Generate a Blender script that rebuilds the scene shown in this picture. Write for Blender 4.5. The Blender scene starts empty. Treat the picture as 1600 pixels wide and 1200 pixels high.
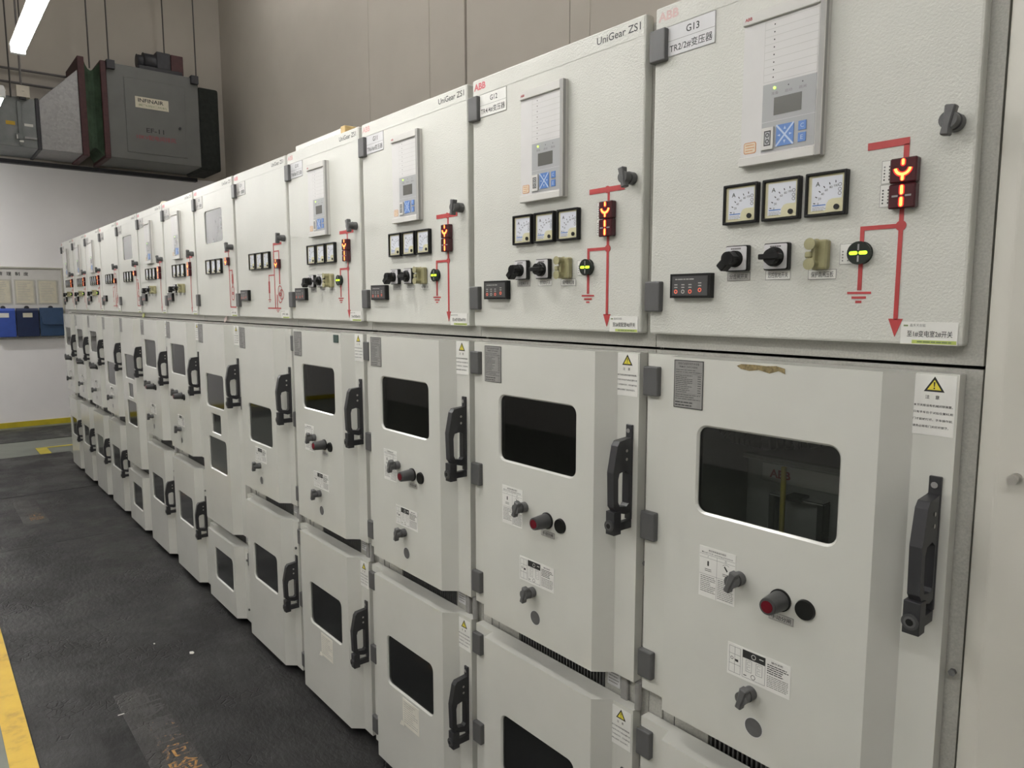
import bpy, bmesh, math, random
from mathutils import Vector, Matrix
from mathutils.geometry import tessellate_polygon

random.seed(7)
SC = bpy.context.scene
COL = SC.collection
ZO = 1.65            # height of the lower edge of the instrument doors above the floor
W = 0.65             # width of one cabinet

# ------------------------------------------------------------------ camera
cam_d = bpy.data.cameras.new('camera')
cam = bpy.data.objects.new('camera', cam_d)
COL.objects.link(cam)
yaw, pitch, roll = -0.87362877, -0.11396179, -0.00112644
fw = Vector((math.sin(yaw) * math.cos(pitch), math.cos(yaw) * math.cos(pitch), math.sin(pitch)))
rt = Vector((math.cos(yaw), -math.sin(yaw), 0))
up = rt.cross(fw)
r2 = math.cos(roll) * rt + math.sin(roll) * up
u2 = -math.sin(roll) * rt + math.cos(roll) * up
cam.matrix_world = Matrix(((r2.x, u2.x, -fw.x, 0.38367682), (r2.y, u2.y, -fw.y, -1.26467779),
                           (r2.z, u2.z, -fw.z, 0.07041968 + ZO), (0, 0, 0, 1)))
cam_d.sensor_width = 36.0
cam_d.lens = 1118.301 * 36.0 / 1600.0
cam_d.clip_start = 0.02
SC.camera = cam

# ------------------------------------------------------------------ world and exposure
wd = bpy.data.worlds.new('world')
SC.world = wd
wd.use_nodes = True
wd.node_tree.nodes['Background'].inputs[0].default_value = (1.0, 0.97, 0.93, 1)
wd.node_tree.nodes['Background'].inputs[1].default_value = 0.02
SC.view_settings.view_transform = 'Standard'
SC.view_settings.look = 'None'
SC.view_settings.gamma = 1.0
SC.view_settings.use_curve_mapping = False
SC.view_settings.exposure = 0.41
TUBE_STRENGTH = 56.0
TUBE_COLOUR = (1.0, 0.985, 0.955)

# ------------------------------------------------------------------ materials
MATS = {}


def coat(name, w, r):
    b = MATS[name].node_tree.nodes['Principled BSDF']
    b.inputs['Coat Weight'].default_value = w
    b.inputs['Coat Roughness'].default_value = r


def new_mat(name):
    m = bpy.data.materials.new(name)
    m.use_nodes = True
    MATS[name] = m
    nt = m.node_tree
    return m, nt, nt.nodes['Principled BSDF']


def noise(nt, scale, detail=3.0, rough=0.55, vec=None, mapping=None):
    n = nt.nodes.new('ShaderNodeTexNoise')
    n.inputs['Scale'].default_value = scale
    n.inputs['Detail'].default_value = detail
    n.inputs['Roughness'].default_value = rough
    tc = nt.nodes.new('ShaderNodeTexCoord')
    src = tc.outputs['Object']
    if mapping:
        mp = nt.nodes.new('ShaderNodeMapping')
        mp.inputs['Scale'].default_value = mapping
        nt.links.new(src, mp.inputs[0])
        src = mp.outputs[0]
    nt.links.new(src, n.inputs['Vector'])
    return n


def ramp(nt, fac, stops):
    r = nt.nodes.new('ShaderNodeValToRGB')
    el = r.color_ramp.elements
    while len(el) < len(stops):
        el.new(0.5)
    for e, (p, c) in zip(el, stops):
        e.position = p
        e.color = (*c, 1) if len(c) == 3 else c
    nt.links.new(fac, r.inputs[0])
    return r


def bump(nt, b, height, strength, dist=0.001):
    bp = nt.nodes.new('ShaderNodeBump')
    bp.inputs['Strength'].default_value = strength
    bp.inputs['Distance'].default_value = dist
    nt.links.new(height, bp.inputs['Height'])
    nt.links.new(bp.outputs[0], b.inputs['Normal'])


def simple(name, col, rough=0.5, metal=0.0, spec=0.5, vary=0.06, scale=14.0, emit=None, estr=0.0, bmp=None):
    m, nt, b = new_mat(name)
    b.inputs['Roughness'].default_value = rough
    b.inputs['Metallic'].default_value = metal
    b.inputs['Specular IOR Level'].default_value = spec
    if vary:
        n = noise(nt, scale)
        lo = tuple(c * (1 - vary) for c in col)
        hi = tuple(min(1, c * (1 + vary)) for c in col)
        r = ramp(nt, n.outputs['Fac'], [(0.3, lo), (0.7, hi)])
        nt.links.new(r.outputs[0], b.inputs['Base Color'])
    else:
        b.inputs['Base Color'].default_value = (*col, 1)
    if emit:
        b.inputs['Emission Color'].default_value = (*emit, 1)
        b.inputs['Emission Strength'].default_value = estr
    if bmp:
        n2 = noise(nt, bmp[0], 2.0)
        bump(nt, b, n2.outputs['Fac'], bmp[1], bmp[2])
    return m


simple('door_paint', (0.60, 0.60, 0.555), 0.31, spec=0.35, vary=0.03, scale=5, bmp=(240, 0.85, 0.0014))
simple('lower_paint', (0.60, 0.60, 0.555), 0.27, spec=0.42, vary=0.03, scale=5, bmp=(300, 0.12, 0.0005))
coat('lower_paint', 0.5, 0.14)
simple('frame_paint', (0.40, 0.395, 0.36), 0.42, vary=0.12, scale=260, bmp=(330, 0.6, 0.001))
simple('cover_paint', (0.56, 0.545, 0.49), 0.4, vary=0.03, scale=4, bmp=(200, 0.08, 0.0005))
simple('charcoal', (0.055, 0.055, 0.056), 0.38, vary=0.1)
simple('hinge_grey', (0.085, 0.085, 0.085), 0.42, vary=0.1)
simple('knob_grey', (0.10, 0.10, 0.10), 0.45, vary=0.12, scale=60)
simple('handle_grey', (0.028, 0.028, 0.031), 0.36, vary=0.12)
simple('black', (0.007, 0.007, 0.007), 0.35, spec=0.3, vary=0.1)
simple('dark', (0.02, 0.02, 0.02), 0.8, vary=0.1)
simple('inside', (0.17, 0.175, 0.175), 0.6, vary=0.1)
simple('breaker_grey', (0.42, 0.41, 0.41), 0.5, vary=0.05)
simple('breaker_plate', (0.62, 0.60, 0.57), 0.45, vary=0.03)
simple('rod_yellow', (0.62, 0.50, 0.10), 0.45)
simple('tray_dark', (0.06, 0.06, 0.06), 0.5)
simple('red_line', (0.42, 0.045, 0.045), 0.45, vary=0.08, scale=40)
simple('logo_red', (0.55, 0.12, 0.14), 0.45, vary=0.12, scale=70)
simple('logo_pale', (0.60, 0.42, 0.40), 0.45, vary=0.08, scale=90)  # palest pink of the logo inks, for the nearest cabinet
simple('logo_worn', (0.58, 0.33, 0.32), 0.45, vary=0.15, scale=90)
simple('logo_deep', (0.35, 0.03, 0.035), 0.5)
simple('lens_red', (0.055, 0.008, 0.012), 0.15, vary=0.05)
simple('lens_black', (0.012, 0.018, 0.014), 0.15, vary=0.05)
simple('lit_red', (0.8, 0.1, 0.03), 0.4, vary=0, emit=(1.0, 0.28, 0.05), estr=3.2)
simple('halo_red', (0.35, 0.01, 0.01), 0.3, vary=0, emit=(1.0, 0.015, 0.015), estr=0.75)
simple('lit_green', (0.3, 0.6, 0.05), 0.4, vary=0, emit=(0.55, 1.0, 0.02), estr=1.6)
simple('unlit_bar', (0.28, 0.27, 0.27), 0.3)
simple('led_green', (0.3, 0.7, 0.1), 0.3, vary=0, emit=(0.5, 1.0, 0.1), estr=1.6)
simple('led_red', (0.55, 0.12, 0.08), 0.3, vary=0, emit=(1.0, 0.15, 0.08), estr=0.35)
simple('button_red', (0.12, 0.005, 0.012), 0.25, spec=0.3)
simple('label_white', (0.74, 0.735, 0.70), 0.45, vary=0.04, scale=30)
simple('label_cool', (0.62, 0.62, 0.63), 0.35, vary=0.04, scale=30)
simple('label_grey', (0.42, 0.41, 0.39), 0.35, vary=0.05, scale=30)
simple('plate_silver', (0.27, 0.265, 0.255), 0.4, metal=0.0, vary=0.08, scale=60)
simple('paper', (0.70, 0.68, 0.60), 0.6, vary=0.05, scale=20)
simple('paper_cream', (0.62, 0.58, 0.46), 0.6, vary=0.06, scale=20)
simple('print_black', (0.02, 0.02, 0.02), 0.5, vary=0)
simple('print_grey', (0.17, 0.165, 0.16), 0.5, vary=0)
simple('print_green', (0.18, 0.24, 0.10), 0.5, vary=0)
simple('print_red', (0.26, 0.05, 0.055), 0.5, vary=0)
simple('label_green', (0.44, 0.52, 0.12), 0.45, vary=0.06, scale=60)
simple('warn_yellow', (0.72, 0.62, 0.06), 0.45, vary=0.04)
simple('relay_case', (0.60, 0.59, 0.56), 0.45, vary=0.03)
simple('relay_face', (0.62, 0.61, 0.60), 0.42, vary=0.03)
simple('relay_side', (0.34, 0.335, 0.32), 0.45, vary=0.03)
simple('relay_grey', (0.36, 0.365, 0.37), 0.42, vary=0.03)
simple('relay_screen', (0.13, 0.13, 0.12), 0.12, vary=0.03)
simple('key_blue', (0.09, 0.20, 0.50), 0.35, vary=0.05)
simple('key_mark', (0.45, 0.55, 0.70), 0.4, vary=0)
simple('orange_line', (0.55, 0.22, 0.08), 0.5, vary=0)
simple('orange_pale', (0.66, 0.56, 0.42), 0.5, vary=0.1, scale=90)
simple('dial_white', (0.66, 0.68, 0.74), 0.3, vary=0.02)
simple('dial_cream', (0.60, 0.57, 0.38), 0.35, vary=0.04)
simple('switch_plate', (0.62, 0.61, 0.62), 0.4, vary=0.03)
simple('olive', (0.33, 0.31, 0.17), 0.42, vary=0.1, scale=50)
simple('steel', (0.55, 0.53, 0.5), 0.3, metal=0.9)
simple('glass_dark', (0.010, 0.011, 0.011), 0.07, vary=0.05, spec=0.55)
simple('lv_glass', (0.09, 0.095, 0.095), 0.12, vary=0.05, spec=0.7)
simple('dark_green', (0.03, 0.06, 0.05), 0.5)
simple('torn_brown', (0.22, 0.17, 0.08), 0.8, vary=0.5, scale=120)
simple('wall_white', (0.88, 0.86, 0.865), 0.85, vary=0.03, scale=1.5, bmp=(40, 0.12, 0.002))
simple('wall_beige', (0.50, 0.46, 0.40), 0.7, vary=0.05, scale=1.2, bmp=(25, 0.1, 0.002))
simple('wall_grey', (0.60, 0.585, 0.56), 0.85)
simple('wall_joint', (0.10, 0.09, 0.08), 0.8)
simple('ceiling_grey', (0.30, 0.28, 0.27), 0.9)
simple('base_yellow', (0.52, 0.42, 0.02), 0.5, vary=0.15, scale=6)
simple('tube_white', (0.9, 0.9, 0.9), 0.4, vary=0, emit=TUBE_COLOUR, estr=TUBE_STRENGTH)
simple('tube_bright', (0.9, 0.9, 0.9), 0.4, vary=0, emit=TUBE_COLOUR, estr=TUBE_STRENGTH * 1.25)  # strength raised so the unseen lamps brighten doors and walls
simple('tube_wall_fill', (0.9, 0.9, 0.9), 0.4, vary=0, emit=TUBE_COLOUR, estr=TUBE_STRENGTH * 3.6)  # extra strong tube for the added end wall lamp
simple('batten_white', (0.75, 0.75, 0.75), 0.45, vary=0.03)
simple('box_grey', (0.13, 0.133, 0.125), 0.5, vary=0.06, scale=4)
simple('oxide_red', (0.06, 0.018, 0.019), 0.6, vary=0.2, scale=20)
simple('flex_green', (0.05, 0.085, 0.05), 0.85, vary=0.3, scale=9)
simple('flex_black', (0.012, 0.015, 0.012), 0.9, vary=0.3, scale=15, bmp=(18, 0.8, 0.02))
simple('motor_dark', (0.025, 0.025, 0.03), 0.5, vary=0.2, scale=20)
simple('rod_steel', (0.07, 0.065, 0.06), 0.5, metal=0.3)
simple('conduit', (0.16, 0.15, 0.145), 0.5)
simple('cream_box', (0.62, 0.57, 0.48), 0.5)
simple('tag_yellow', (0.55, 0.35, 0.03), 0.5)
simple('board_white', (0.62, 0.605, 0.58), 0.5, vary=0.03)
simple('board_sheet', (0.50, 0.485, 0.42), 0.5, vary=0.05, scale=12)
simple('file_blue', (0.04, 0.09, 0.40), 0.35, vary=0.08)
simple('file_navy', (0.013, 0.024, 0.075), 0.35, vary=0.12)
simple('file_steel', (0.032, 0.070, 0.15), 0.35, vary=0.1)
simple('wood_tan', (0.50, 0.36, 0.16), 0.6, vary=0.15, scale=30)
simple('white_box', (0.74, 0.73, 0.68), 0.5, vary=0.03)
simple('tag_pink', (0.75, 0.62, 0.60), 0.5)
simple('tag_lime', (0.75, 0.78, 0.30), 0.5)

# galvanised sheet
m, nt, b = new_mat('galvanised')
v = nt.nodes.new('ShaderNodeTexVoronoi'); v.inputs['Scale'].default_value = 38
tc = nt.nodes.new('ShaderNodeTexCoord'); nt.links.new(tc.outputs['Object'], v.inputs['Vector'])
r = ramp(nt, v.outputs['Color'], [(0.1, (0.29, 0.288, 0.286)), (0.9, (0.36, 0.354, 0.354))])
nt.links.new(r.outputs[0], b.inputs['Base Color'])
b.inputs['Metallic'].default_value = 0.55; b.inputs['Roughness'].default_value = 0.42
m2, nt, b = new_mat('duct_dull')
n = noise(nt, 6, 4); r = ramp(nt, n.outputs['Fac'], [(0.3, (0.17, 0.185, 0.185)), (0.7, (0.24, 0.25, 0.25))])
nt.links.new(r.outputs[0], b.inputs['Base Color'])
b.inputs['Metallic'].default_value = 0.3; b.inputs['Roughness'].default_value = 0.45

# tinted window glass: mostly absorbing, with a mirror reflection that grows at grazing angles
m, nt, b = new_mat('glass_tint')
nt.nodes.remove(b)
tr = nt.nodes.new('ShaderNodeBsdfTransparent'); tr.inputs[0].default_value = (0.72, 0.74, 0.73, 1)
gl = nt.nodes.new('ShaderNodeBsdfGlossy'); gl.inputs['Roughness'].default_value = 0.03
fr = nt.nodes.new('ShaderNodeFresnel'); fr.inputs[0].default_value = 1.5
mx = nt.nodes.new('ShaderNodeMixShader')
nt.links.new(fr.outputs[0], mx.inputs[0]); nt.links.new(tr.outputs[0], mx.inputs[1]); nt.links.new(gl.outputs[0], mx.inputs[2])
nt.links.new(mx.outputs[0], nt.nodes['Material Output'].inputs[0])

# worn dark rubber matting
def mat_rubber(name, lo, hi):
    m, nt, b = new_mat(name)
    n1 = noise(nt, 1.1, 6, 0.62, mapping=(1, 2.2, 1))
    n2 = noise(nt, 9.0, 6, 0.7, mapping=(0.5, 2.0, 1))
    mx = nt.nodes.new('ShaderNodeMix'); mx.inputs[0].default_value = 0.45
    nt.links.new(n1.outputs['Fac'], mx.inputs[2]); nt.links.new(n2.outputs['Fac'], mx.inputs[3])
    r = ramp(nt, mx.outputs[0], [(0.34, lo), (0.52, tuple((a + c) / 2 for a, c in zip(lo, hi))), (0.68, hi)])
    nt.links.new(r.outputs[0], b.inputs['Base Color'])
    n3 = noise(nt, 2.3, 5, 0.65)
    rr = ramp(nt, n3.outputs['Fac'], [(0.38, (0.62,) * 3), (0.62, (0.34,) * 3)])
    nt.links.new(rr.outputs[0], b.inputs['Roughness'])
    n4 = noise(nt, 26, 7, 0.7, mapping=(1, 1.6, 1))
    vo = nt.nodes.new('ShaderNodeTexVoronoi'); vo.feature = 'DISTANCE_TO_EDGE'; vo.inputs['Scale'].default_value = 26
    tc = nt.nodes.new('ShaderNodeTexCoord'); nt.links.new(tc.outputs['Object'], vo.inputs['Vector'])
    cr = ramp(nt, vo.outputs['Distance'], [(0.0, (0, 0, 0)), (0.09, (1, 1, 1))])
    n5 = noise(nt, 2.6, 4, 0.6)
    mk = ramp(nt, n5.outputs['Fac'], [(0.55, (0, 0, 0)), (0.63, (1, 1, 1))])
    m6 = nt.nodes.new('ShaderNodeMix'); m6.data_type = 'RGBA'; m6.blend_type = 'MIX'
    nt.links.new(mk.outputs[0], m6.inputs[0]); m6.inputs[6].default_value = (1, 1, 1, 1); nt.links.new(cr.outputs[0], m6.inputs[7])
    m7 = nt.nodes.new('ShaderNodeMath'); m7.operation = 'MULTIPLY_ADD'; m7.inputs[1].default_value = 0.8
    nt.links.new(m6.outputs[2], m7.inputs[0]); nt.links.new(n4.outputs['Fac'], m7.inputs[2])
    bump(nt, b, m7.outputs[0], 0.8, 0.005)
    b.inputs['Specular IOR Level'].default_value = 0.3


mat_rubber('rubber', (0.009, 0.0088, 0.0088), (0.027, 0.0262, 0.0258))
mat_rubber('floor_dark', (0.02, 0.021, 0.02), (0.036, 0.039, 0.036))  # dark green tone of the floor strip by the end wall

m, nt, b = new_mat('floor_green')
n = noise(nt, 3, 5); r = ramp(nt, n.outputs['Fac'], [(0.3, (0.13, 0.145, 0.12)), (0.7, (0.20, 0.215, 0.18))])
nt.links.new(r.outputs[0], b.inputs['Base Color']); b.inputs['Roughness'].default_value = 0.45

m, nt, b = new_mat('stripe_yellow')
n = noise(nt, 9, 6, 0.6); r = ramp(nt, n.outputs['Fac'], [(0.30, (0.45, 0.27, 0.03)), (0.45, (0.66, 0.42, 0.035)), (0.7, (0.72, 0.48, 0.045))])
nt.links.new(r.outputs[0], b.inputs['Base Color']); b.inputs['Roughness'].default_value = 0.45

# stencil paint worn through to the rubber
def worn_print(name, x_gone, x_kept):
    m, nt, b = new_mat(name)
    tc = nt.nodes.new('ShaderNodeTexCoord')
    sp = nt.nodes.new('ShaderNodeSeparateXYZ'); nt.links.new(tc.outputs['Object'], sp.inputs[0])
    mr = nt.nodes.new('ShaderNodeMapRange')
    mr.inputs[1].default_value = x_gone; mr.inputs[2].default_value = x_kept
    mr.inputs[3].default_value = -0.30; mr.inputs[4].default_value = 0.03
    nt.links.new(sp.outputs[0], mr.inputs[0])
    n = noise(nt, 38, 4, 0.7)
    ad = nt.nodes.new('ShaderNodeMath'); ad.operation = 'ADD'
    nt.links.new(n.outputs['Fac'], ad.inputs[0]); nt.links.new(mr.outputs[0], ad.inputs[1])
    r = ramp(nt, ad.outputs[0], [(0.44, (0.045, 0.043, 0.042)), (0.52, (0.26, 0.13, 0.045)), (0.64, (0.50, 0.26, 0.05))])
    nt.links.new(r.outputs[0], b.inputs['Base Color']); b.inputs['Roughness'].default_value = 0.5


mat_rubber('film_grey', (0.020, 0.0195, 0.019), (0.055, 0.052, 0.049))
worn_print('stencil_near', 0.10, 0.62)
worn_print('stencil_far', 0.10, 0.66)

# ------------------------------------------------------------------ mesh helpers
TEXT_CACHE = {}


def text_tris(s, bold):
    key = (s, bold)
    if key not in TEXT_CACHE:
        cu = bpy.data.curves.new('txt', 'FONT')
        cu.body = s
        cu.size = 1.0
        cu.offset = bold
        cu.resolution_u = 3
        o = bpy.data.objects.new('txt', cu)
        COL.objects.link(o)
        dg = bpy.context.evaluated_depsgraph_get()
        me = bpy.data.meshes.new_from_object(o.evaluated_get(dg))
        vs = [(q.co.x, q.co.y) for q in me.vertices]
        fs = [tuple(p.vertices) for p in me.polygons]
        bpy.data.objects.remove(o)
        bpy.data.curves.remove(cu)
        bpy.data.meshes.remove(me)
        TEXT_CACHE[key] = (vs, fs)
    return TEXT_CACHE[key]


class MB:
    def __init__(self):
        self.v, self.f, self.m, self.s = [], [], [], []

    def add(self, vs, fs, mat, smooth=False):
        o = len(self.v)
        self.v += [tuple(p) for p in vs]
        for q in fs:
            self.f.append([o + i for i in q])
            self.m.append(mat)
            self.s.append(smooth)
        return self

    def box(self, x0, y0, z0, x1, y1, z1, mat):
        vs = [(x0, y0, z0), (x1, y0, z0), (x1, y1, z0), (x0, y1, z0), (x0, y0, z1), (x1, y0, z1), (x1, y1, z1), (x0, y1, z1)]
        return self.add(vs, [(3, 2, 1, 0), (4, 5, 6, 7), (0, 1, 5, 4), (1, 2, 6, 5), (2, 3, 7, 6), (3, 0, 4, 7)], mat)

    def quad(self, x0, z0, x1, z1, y, mat):
        return self.add([(x0, y, z0), (x1, y, z0), (x1, y, z1), (x0, y, z1)], [(0, 1, 2, 3)], mat)

    def poly(self, pts, y, mat):
        return self.add([(x, y, z) for x, z in pts], [tuple(range(len(pts)))], mat)

    def prism(self, loops, a0, a1, mat, plane='xz', mat_side=None):
        """loops[0] outline (CCW), others holes; extruded from a0 (front) to a1 (back)."""
        put = {'xz': lambda p, a: (p[0], a, p[1]), 'yz': lambda p, a: (a, p[0], p[1]), 'xy': lambda p, a: (p[0], p[1], a)}[plane]
        tr = tessellate_polygon([[Vector((p[0], p[1], 0)) for p in lp] for lp in loops])
        flat = [p for lp in loops for p in lp]
        n = len(flat)
        vs = [put(p, a0) for p in flat] + [put(p, a1) for p in flat]
        fs = []
        for t in tr:
            a, b_, c = [flat[i] for i in t]
            ar = (b_[0] - a[0]) * (c[1] - a[1]) - (b_[1] - a[1]) * (c[0] - a[0])
            t = tuple(t) if ar > 0 else tuple(reversed(t))
            fs.append(t)
            fs.append(tuple(n + i for i in reversed(t)))
        self.add(vs, fs, mat)
        base = len(self.v) - 2 * n
        o = 0
        for lp in loops:
            k = len(lp)
            for i in range(k):
                j = (i + 1) % k
                self.f.append([base + o + i, base + n + o + i, base + n + o + j, base + o + j])
                self.m.append(mat_side or mat)
                self.s.append(False)
            o += k
        return self

    def cyl(self, c, r, l0, l1, mat, axis='y', n=20, r_end=None, caps=True):
        r_end = r if r_end is None else r_end
        ax = {'x': lambda a, b_, l: (l, a, b_), 'y': lambda a, b_, l: (a, l, b_), 'z': lambda a, b_, l: (a, b_, l)}[axis]
        vs = []
        for rr, l in ((r, l0), (r_end, l1)):
            for i in range(n):
                t = 2 * math.pi * i / n
                vs.append(ax(c[0] + rr * math.cos(t), c[1] + rr * math.sin(t), l))
        self.add(vs, [(i, (i + 1) % n, n + (i + 1) % n, n + i) for i in range(n)], mat, True)
        if caps:
            self.add(vs[:n], [tuple(range(n))], mat)
            self.add(vs[n:], [tuple(reversed(range(n)))], mat)
        return self

    def disc(self, x, z, r, y, mat, n=20):
        return self.poly([(x + r * math.cos(2 * math.pi * i / n), z + r * math.sin(2 * math.pi * i / n)) for i in range(n)], y, mat)

    def ring(self, x, z, r, w, y, mat, n=24, a0=0.0, a1=2 * math.pi):
        vs, fs = [], []
        for i in range(n + 1):
            t = a0 + (a1 - a0) * i / n
            vs += [(x + (r - w / 2) * math.cos(t), y, z + (r - w / 2) * math.sin(t)), (x + (r + w / 2) * math.cos(t), y, z + (r + w / 2) * math.sin(t))]
        for i in range(n):
            fs.append((2 * i, 2 * i + 1, 2 * i + 3, 2 * i + 2))
        return self.add(vs, fs, mat)

    def text(self, s, x0, z0, x1, z1, y, mat, bold=0.0, keep=True, put=None):
        vs, fs = text_tris(s, bold)
        if not vs:
            return self
        ax, bx = min(p[0] for p in vs), max(p[0] for p in vs)
        ay, by = min(p[1] for p in vs), max(p[1] for p in vs)
        sx, sz = (x1 - x0) / max(bx - ax, 1e-6), (z1 - z0) / max(by - ay, 1e-6)
        if keep:
            sx = sz = min(sx, sz)
        cx, cz = (x0 + x1) / 2, (z0 + z1) / 2
        put = put or (lambda x, z: (x, y, z))
        return self.add([put(cx + (p[0] - (ax + bx) / 2) * sx, cz + (p[1] - (ay + by) / 2) * sz) for p in vs], fs, mat)

    def lines(self, x0, z0, x1, z1, n, y, mat, h=0.35, seed=1, words=True):
        """rows of small print too fine to read"""
        rnd = random.Random(seed)
        st = (z1 - z0) / n
        for i in range(n):
            zt = z1 - i * st
            x = x0
            xe = x1 - (rnd.random() * 0.35 * (x1 - x0) if rnd.random() < 0.4 else 0)
            while x < xe:
                wd_ = (0.06 + 0.16 * rnd.random()) * (x1 - x0) if words else (xe - x)
                self.quad(x, zt - st * (0.5 + h / 2), min(xe, x + wd_), zt - st * (0.5 - h / 2), y, mat)
                x += wd_ + 0.02 * (x1 - x0)
        return self

    def mesh(self, name, bevel=0.0, seg=2, smooth_angle=None):
        me = bpy.data.meshes.new(name)
        me.from_pydata(self.v, [], self.f)
        names = []
        for k in self.m:
            if k not in names:
                names.append(k)
        for k in names:
            me.materials.append(MATS[k])
        for p, k, s in zip(me.polygons, self.m, self.s):
            p.material_index = names.index(k)
            p.use_smooth = s
        if bevel:
            bm = bmesh.new()
            bm.from_mesh(me)
            bmesh.ops.remove_doubles(bm, verts=bm.verts, dist=1e-6)
            es = [e for e in bm.edges if len(e.link_faces) == 2 and e.calc_face_angle(0) > 0.45]
            bmesh.ops.bevel(bm, geom=es, offset=bevel, offset_type='OFFSET', segments=seg, profile=0.5, affect='EDGES', clamp_overlap=True)
            bm.to_mesh(me)
            bm.free()
        if smooth_angle:
            for p in me.polygons:
                p.use_smooth = True
            me.set_sharp_from_angle(angle=math.radians(smooth_angle))
        me.update()
        return me


CACHE = {}


def part(name, parent, key, builder, loc=(0, 0, 0), label=None, kind=None):
    """one mesh object under its thing or part; alike pieces share their mesh"""
    me = CACHE.get(key)
    if me is None:
        me = CACHE[key] = builder()
    o = bpy.data.objects.new(name, me)
    COL.objects.link(o)
    o.parent = parent
    o.location = loc
    if label:
        o['label'] = label
    if kind:
        o['kind'] = kind
    return o


def tag(o, label, cat, group=None):
    o['label'] = label
    o['category'] = cat
    if group:
        o['group'] = group
    return o


def empty(name, loc, label=None, cat=None, group=None):
    o = bpy.data.objects.new(name, None)
    o.empty_display_size = 0.1
    COL.objects.link(o)
    o.location = loc
    if label:
        tag(o, label, cat, group)
    return o


def solo(name, me, loc=(0, 0, 0), kind=None):
    o = bpy.data.objects.new(name, me)
    COL.objects.link(o)
    o.location = loc
    if kind:
        o['kind'] = kind
    return o


def rr(x0, z0, x1, z1, r, n=5):
    pts = []
    for cx, cz, a in ((x1 - r, z0 + r, -90), (x1 - r, z1 - r, 0), (x0 + r, z1 - r, 90), (x0 + r, z0 + r, 180)):
        for i in range(n + 1):
            t = math.radians(a + 90 * i / n)
            pts.append((cx + r * math.cos(t), cz + r * math.sin(t)))
    return pts


# ------------------------------------------------------------------ the room
XE, XR, YB, YF, ZC = -11.55, 4.2, 2.77, -5.2, 7.3

floor = solo('floor', MB().box(XE - 0.2, YF - 0.2, -0.2, XR + 0.2, YB + 0.2, 0.0, 'floor_green').mesh('floor'), kind='structure')
floor['label'] = 'grey green painted concrete floor'
part('floor_stripe', floor, 'stripe', lambda: MB().box(-9.0, -1.105, 0.0, 3.0, -1.02, 0.004, 'stripe_yellow').mesh('floor_stripe'), label='yellow painted line along the mats')
part('floor_stripe', floor, 'stripe2', lambda: MB().box(-9.66, -0.24, 0.0, -9.16, -0.13, 0.004, 'base_yellow').mesh('floor_stripe'), label='short yellow painted block')
part('floor_stripe', floor, 'stripe3', lambda: MB().box(-9.66, -0.13, 0.0, -9.60, 0.9, 0.004, 'base_yellow').mesh('floor_stripe'), label='thin yellow painted line')

wl = solo('wall_left', MB().box(XE - 0.2, YF - 0.2, 0, XE, YB + 0.2, ZC, 'wall_white').mesh('wall_left'), kind='structure')
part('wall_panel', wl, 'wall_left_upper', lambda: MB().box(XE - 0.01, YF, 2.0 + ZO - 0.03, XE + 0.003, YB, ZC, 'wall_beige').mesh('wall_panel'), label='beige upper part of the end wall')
wb = solo('wall_back', MB().box(XE - 0.2, YB + 0.03, 0, XR + 0.2, YB + 0.25, ZC, 'wall_joint').mesh('wall_back'), kind='structure')
joints = [(XE, -6.857), (-6.85, -5.10), (-5.066, -3.745), (-3.74, -0.5), (-0.495, XR)]
for k, (a, c) in enumerate(joints):
    part('wall_panel', wb, 'wall_panel%d' % k, lambda a=a, c=c: MB().box(a, YB, 0, c, YB + 0.04, ZC, 'wall_beige').mesh('wall_panel', 0.003, 1))
for k, x in enumerate((-5.70, -3.56)):
    part('wall_seam_strip', wb, 'wall_strip%d' % k, lambda x=x: MB().box(x - 0.035, YB - 0.006, 0, x + 0.035, YB + 0.001, ZC, 'wall_beige').mesh('wall_seam_strip'))
solo('wall_front', MB().box(XE - 0.2, YF - 0.2, 0, XR + 0.2, YF, ZC, 'wall_grey').mesh('wall_front'), kind='structure')
solo('wall_right', MB().box(XR, YF - 0.2, 0, XR + 0.2, YB + 0.2, ZC, 'wall_white').mesh('wall_right'), kind='structure')
solo('ceiling', MB().box(XE - 0.2, YF - 0.2, ZC, XR + 0.2, YB + 0.2, ZC + 0.2, 'ceiling_grey').mesh('ceiling'), kind='structure')
solo('baseboard_left', MB().box(XE, YF, 0, XE + 0.012, YB, 0.075, 'base_yellow').mesh('baseboard_left', 0.002, 1), kind='structure')

# ------------------------------------------------------------------ fluorescent lights: aisle row, plus unseen ones mostly added for light
def build_housing():
    return MB().prism([[(-0.028, 0.06), (-0.04, 0.026), (0.04, 0.026), (0.028, 0.06)]], -0.62, 0.62, 'batten_white', 'yz').mesh('housing', 0.003, 1)


def build_tube(mat):
    return MB().cyl((0, 0), 0.014, -0.575, 0.575, mat, 'x', 12).mesh('tube')


def build_cap():
    return MB().box(-0.02, -0.036, -0.018, 0.02, 0.036, 0.03, 'batten_white').mesh('end_cap', 0.003, 1)


def light(x, y, z, label, tube='tube_bright'):
    t = empty('fluorescent_light', (x, y, z), label, 'light', 'hanging fluorescent lights')
    part('housing', t, 'lamp_housing', build_housing)
    for s in (-0.019, 0.019):
        part('tube', t, 'lamp_' + tube, lambda: build_tube(tube), (0, s, 0))
    for s in (-0.6, 0.6):
        part('end_cap', t, 'lamp_cap', build_cap, (s, 0, 0))
    for s in (-0.45, 0.45):
        part('hanger_rod', t, 'lamp_rod%.2f' % z, lambda: MB().cyl((0, 0), 0.004, 0.07, ZC - z, 'rod_steel', 'z', 6).mesh('hanger_rod'), (s, 0, 0))
    return t


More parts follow.
